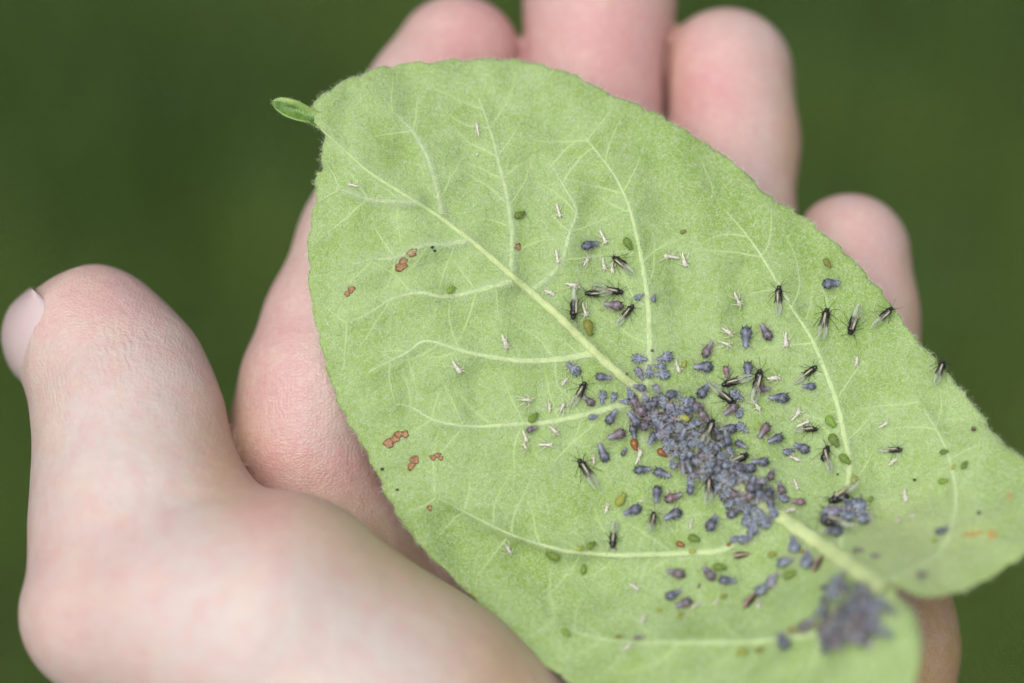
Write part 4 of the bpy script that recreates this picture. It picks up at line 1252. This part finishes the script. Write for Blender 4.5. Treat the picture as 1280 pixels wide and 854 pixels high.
('W', 946, 640, 100, 19, 'waxy aphid facing up in the tail of the colony'),
('W', 954, 649, 110, 21, 'slim waxy aphid in the tail of the colony'),
('W', 944, 658, 75, 22, 'longest waxy aphid in the tail of the colony'),
('W', 965, 642, 100, 16, 'pale blue aphid alone on the midrib in the tail of the colony'),
('W', 961, 656, 50, 17, 'waxy aphid at the lower edge of the tail of the colony'),
('W', 943, 667, 0, 14, 'small waxy aphid lowest in the tail of the colony'),
]
for row in TABLE:
    k_, px, py, dg, L, lab = row[:6]
    if px > 930 and py > 620 and k_ in 'WVSPDBH': L = L * 1.18
    if L <= 9 and k_ in 'YPG' or k_ == 'F':
        bug(k_, px, py, dg, L, lab, limbs=False)
    else:
        bug(k_, px, py, dg, L, lab, wing=row[6] if len(row) > 6 else True)
for o in list(COL.objects):
    if o.name.startswith('speck') and o.get('label', '').startswith('tiny white crumb'):
        o.data = ME_SPECK.copy(); o.data.materials.clear(); o.data.materials.append(MAT_HUSK)
        o['group'] = 'white shed skins on the leaf'; o.name = 'crumb'; o['category'] = 'crumb'
    elif o.get('label', '').startswith(('dark red speck', 'dark brown speck', 'tiny brown')):
        o.data = ME_SPECK.copy(); o.data.materials.clear(); o.data.materials.append(MAT_DKHUSK)

# the thick of the colony: packed bodies, two and three deep
GC = 'aphids packed in the midrib colony'
CORE = [('W', 790, 495), ('V', 808, 497), ('P', 806, 505), ('P', 797, 513), ('V', 821, 490), ('S', 837, 492), ('W', 825, 502), ('V', 833, 506), ('V', 842, 507), ('W', 852, 502), ('S', 860, 508),
        ('P', 869, 510), ('P', 811, 520), ('V', 821, 514), ('S', 789, 525), ('P', 804, 534), ('W', 819, 527), ('W', 829, 525), ('W', 844, 523), ('S', 860, 517), ('W', 853, 512), ('P', 877, 525), ('S', 822, 537),
        ('V', 835, 534), ('V', 828, 547), ('S', 813, 552), ('W', 850, 539), ('W', 862, 538), ('W', 871, 534), ('V', 870, 546), ('W', 835, 557), ('W', 846, 555), ('W', 860, 556), ('W', 847, 569), ('W', 857, 569),
        ('W', 866, 567), ('W', 875, 574), ('V', 887, 565), ('W', 896, 561), ('W', 911, 569), ('W', 898, 575), ('W', 887, 580), ('W', 844, 583), ('P', 855, 586), ('D', 865, 582), ('P', 875, 587), ('W', 891, 566),
        ('W', 886, 582), ('V', 868, 593), ('W', 864, 601), ('V', 892, 592), ('W', 881, 599), ('S', 867, 614), ('W', 899, 606), ('W', 898, 615), ('W', 908, 598), ('W', 909, 622), ('P', 922, 619), ('P', 936, 620),
        ('W', 934, 604), ('D', 922, 592), ('W', 917, 607), ('W', 914, 614), ('W', 919, 583), ('S', 901, 552), ('D', 894, 549), ('V', 949, 605), ('W', 926, 628), ('W', 905, 588), ('W', 868, 558), ('S', 875, 563), ('W', 903, 594), ('W', 929, 606), ('D', 936, 612), ('W', 880, 568), ('W', 842, 540), ('S', 856, 547)]
USED = set()
N_TOP = len(CORE)
AXIS = np.array([(800, 500), (825, 520), (850, 542), (875, 566), (900, 590), (925, 612), (945, 628)], float)
for q in range(92):                     # those half hidden underneath, mostly dark kinds to paint shade into the gaps
    t = q / 91 * (len(AXIS) - 1); i_ = min(int(t), len(AXIS) - 2); c_ = AXIS[i_] + (AXIS[i_ + 1] - AXIS[i_]) * (t - i_)
    CORE.append((br.choice('SDSDPWDV'), c_[0] + br.gauss(0, 11), c_[1] + br.gauss(0, 10)))
def facing(d):
    return ['facing margin', 'facing fingertips', 'facing leaf tip', 'facing thumb', 'facing wrist', 'facing stalk'][int(((d + 30) % 360) // 60)]
NAMEC = {'W': 'blue-grey waxy aphid', 'V': 'mauve waxy aphid', 'P': 'purple-brown aphid', 'S': 'slate aphid', 'D': 'blackish aphid'}
for i, (k_, px, py) in enumerate(CORE):
    under = i >= N_TOP
    dg = br.uniform(0, 360)
    along = (px - 800) * 0.75 + (py - 500) * 0.66
    across = (px - 800) * 0.66 - (py - 500) * 0.75
    zone = [' at tip end of', ' in upper half of', ' in lower half of', ' at stalk end of'][int(np.clip(along // 46, 0, 3))]
    side = ', fingers side' if across > 9 else (', thumb side' if across < -9 else ', centre line')
    L_ = br.uniform(15, 20) if k_ in 'WV' else br.uniform(18, 23)
    for _try in range(30):
     dg = br.uniform(0, 360)
     lab = ('small ' if L_ < (17.5 if k_ in 'WV' else 20.5) else 'large ') + ('buried ' if under else 'upper ') + NAMEC[k_] + zone + ' midrib colony' + side + ', ' + facing(dg)
     if lab not in USED: break
    USED.add(lab)
    bug(k_, px, py, dg, L_, lab, lift=br.uniform(0.0, 0.15) if under else br.uniform(0.45, 1.0),
        tilt=br.uniform(-26, 26), roll=br.uniform(-22, 22), group=GC)
bug('B', 883, 541, 68, 26, 'black winged aphid standing on the thick of the colony', lift=0.9, tilt=-8)
bug('B', 887, 611, 93, 26, 'black winged aphid at the lower left rim of the colony, clear wing hanging down', lift=0.3)
bug('Y', 853, 528, 160, 16, 'yellow-green nymph on top of the colony', lift=0.8)
bug('O', 832, 500, 20, 11, 'rust-brown bead in the upper end of the colony', lift=0.4)
bug('K', 892, 537, -80, 13, 'cream shed skin beside the winged aphid on the colony', lift=0.5)
# the blurred mass beside the stalk
GB = 'aphids massed beside the leaf stalk'
MASS = [('W', 1054, 729), ('W', 1052, 741), ('S', 1042, 752), ('W', 1056, 752), ('P', 1036, 790), ('P', 1048, 785), ('D', 1080, 745), ('S', 1075, 758), ('S', 1088, 762), ('D', 1090, 775), ('P', 1075, 780),
        ('S', 1062, 780), ('W', 1065, 795), ('W', 1045, 800), ('P', 1080, 795), ('S', 1095, 785), ('W', 1112, 790), ('W', 1070, 765), ('D', 1060, 768), ('S', 1098, 765), ('W', 1080, 730), ('W', 1090, 748)]
for q in range(34): MASS.append((br.choice('SSWPDD'), br.gauss(1076, 15), br.gauss(776, 18)))
for q in range(12): MASS.append((br.choice('SWPD'), br.gauss(1050, 9), br.gauss(790, 8)))
MASS = [m_ for m_ in MASS if dist_line(np.array([float(m_[1])]), np.array([float(m_[2])]), mid_d)[0][0] > 17]
for i, (k_, px, py) in enumerate(MASS):
    dx, dy = px - 1074, py - 770
    where = ' in middle of' if math.hypot(dx, dy) < 13 else (' at upper rim of' if dy < -abs(dx) else ' at lower rim of' if dy > abs(dx) else ' on thumb side of' if dx < 0 else ' on stalk side of')
    dg = br.uniform(0, 360); lf_ = br.uniform(0.1, 0.9)
    for _try in range(30):
        dg = br.uniform(0, 360); lab = 'blurred ' + NAMEC[k_] + (' heaped' if lf_ > .5 else ' low') + where + ' stalk colony, ' + facing(dg)
        if lab not in USED: break
    USED.add(lab)
    bug(k_, px, py, dg, br.uniform(20, 27), lab, lift=lf_, tilt=br.uniform(-30, 30), roll=br.uniform(-20, 20), group=GB)
bug('K', 1062, 745, 60, 18, 'blurred white shed skin on the colony beside the leaf stalk', lift=0.6)
bug('K', 1088, 806, 10, 16, 'blurred white shed skin below the colony beside the leaf stalk', lift=0.2)

# ---------------------------------------------------------------- brown patches in the blade
bs = NT('brown_patch'); v = bs.coord()
c = bs.mix(bs.ramp(bs.noise(v, 2600, 3), [(0.4, 0.0), (0.65, 1.0)]), (0.37, 0.21, 0.085), (0.22, 0.11, 0.042))
c = bs.mix(bs.attr('rim'), c, (0.06, 0.028, 0.012))
MAT_SPOT = bs.done(bs.bsdf(Base_Color=c, Roughness=0.6, Normal=bs.bump(bs.noise(v, 3000, 3), 0.0002)).outputs[0])
bo = NT('orange_streak'); v = bo.coord()
c = bo.mix(bo.noise(v, 1500, 3), (0.42, 0.22, 0.05), (0.33, 0.30, 0.09))
MAT_OSTREAK = bo.done(bo.bsdf(Base_Color=c, Roughness=0.7).outputs[0])
def patch(lobes, mat=MAT_SPOT, label=None):
    vs, fs, rim_ = [], [], []
    for li, (px, py, rx_, ry_, an) in enumerate(lobes):
        o = len(vs); n = 18; ca, sa = math.cos(rad(an)), math.sin(rad(an)); ph = br.uniform(0, 6)
        def at(r, t):
            wob_ = 1 + .14 * math.sin(3 * t + ph) + .10 * math.sin(5 * t + 2 * ph)
            x, y = r * wob_ * rx_ * math.cos(t), r * wob_ * ry_ * math.sin(t)
            return px + x * ca - y * sa, py - (x * sa + y * ca)
        for r, hz, rm in ((0.0, .10, 0), (.55, .10, .1), (.85, .17, .85), (1.0, .10, .6), (1.08, -.02, .1)):
            for k in range(n):
                x, y = at(r, 2 * math.pi * k / n)
                vs.append(leafP(x, y, hz + .012 * li)[0]); rim_.append(rm if math.sin(k * 1.7 + ph) > -.3 else rm * .3)
        for i in range(4):
            for k in range(n):
                a, b2 = o + i * n + k, o + i * n + (k + 1) % n
                fs.append((a, a + n, b2 + n, b2))
    me = new_mesh('brown_spot', np.array(vs) / 1000, fs)
    at_ = me.attributes.new('rim', 'FLOAT', 'POINT'); at_.data.foreach_set('value', np.array(rim_, dtype=np.float32))
    o_ = link('brown_spot', me, mat, leaf)
    if label: o_['label'] = label
patch([(515, 316, 7, 5, 25)]); patch([(504, 326, 5.5, 4, 20), (501, 334, 8, 5, 20)]); patch([(439, 362, 5, 4, 40), (434, 367, 4.5, 3.5, 50)]); patch([(647, 309, 4.5, 4.5, 0)])
patch([(486, 554, 6.5, 6.5, 60), (494, 549, 6, 5, 20), (498, 543, 5, 4.5, 0), (506, 543, 5, 4.5, 10)]); patch([(518, 575, 5.5, 6, 70), (514, 583, 6, 4, 50)]); patch([(541, 572, 3.5, 4, 80), (547, 569, 4.5, 3, 10), (551, 573, 3, 3, 0)])
patch([(537, 635, 3.2, 4, 30)])
patch([(1213, 668, 9, 3, 5), (1224, 666, 6, 2, 5)], MAT_OSTREAK, 'blurred orange streak on the base lobe'); patch([(1240, 668, 6, 5.5, 0)], MAT_OSTREAK, 'blurred round orange patch on the base lobe'); patch([(1262, 620, 4, 3.5, 0)], MAT_OSTREAK, 'small orange patch by the edge of the base lobe')

# fine pale hairs along the back of the thumb
hn = np.zeros(len(hand_me.vertices) * 3, np.float32); hand_me.vertex_normals.foreach_get('vector', hn); hn = hn.reshape(-1, 3).astype(float)
cand = np.where((hpx < 75) & (hpy > 530) & (hpy < 720) & (hn[:, 0] < -0.5))[0]
pick = rng.choice(cand, 60)
V, Fq = hairs(hv[pick], hn[pick] * 0.3 + np.array([0.1, -0.25, 1.0]) * 0.2, rng.uniform(1.0, 2.4, 60), np.full(60, 0.5), 0.025, curl=0.4)
fh = link('fine_hair', new_mesh('fine_hair', V / 1000, Fq), MAT_HUSK, hand); fh['kind'] = 'stuff'
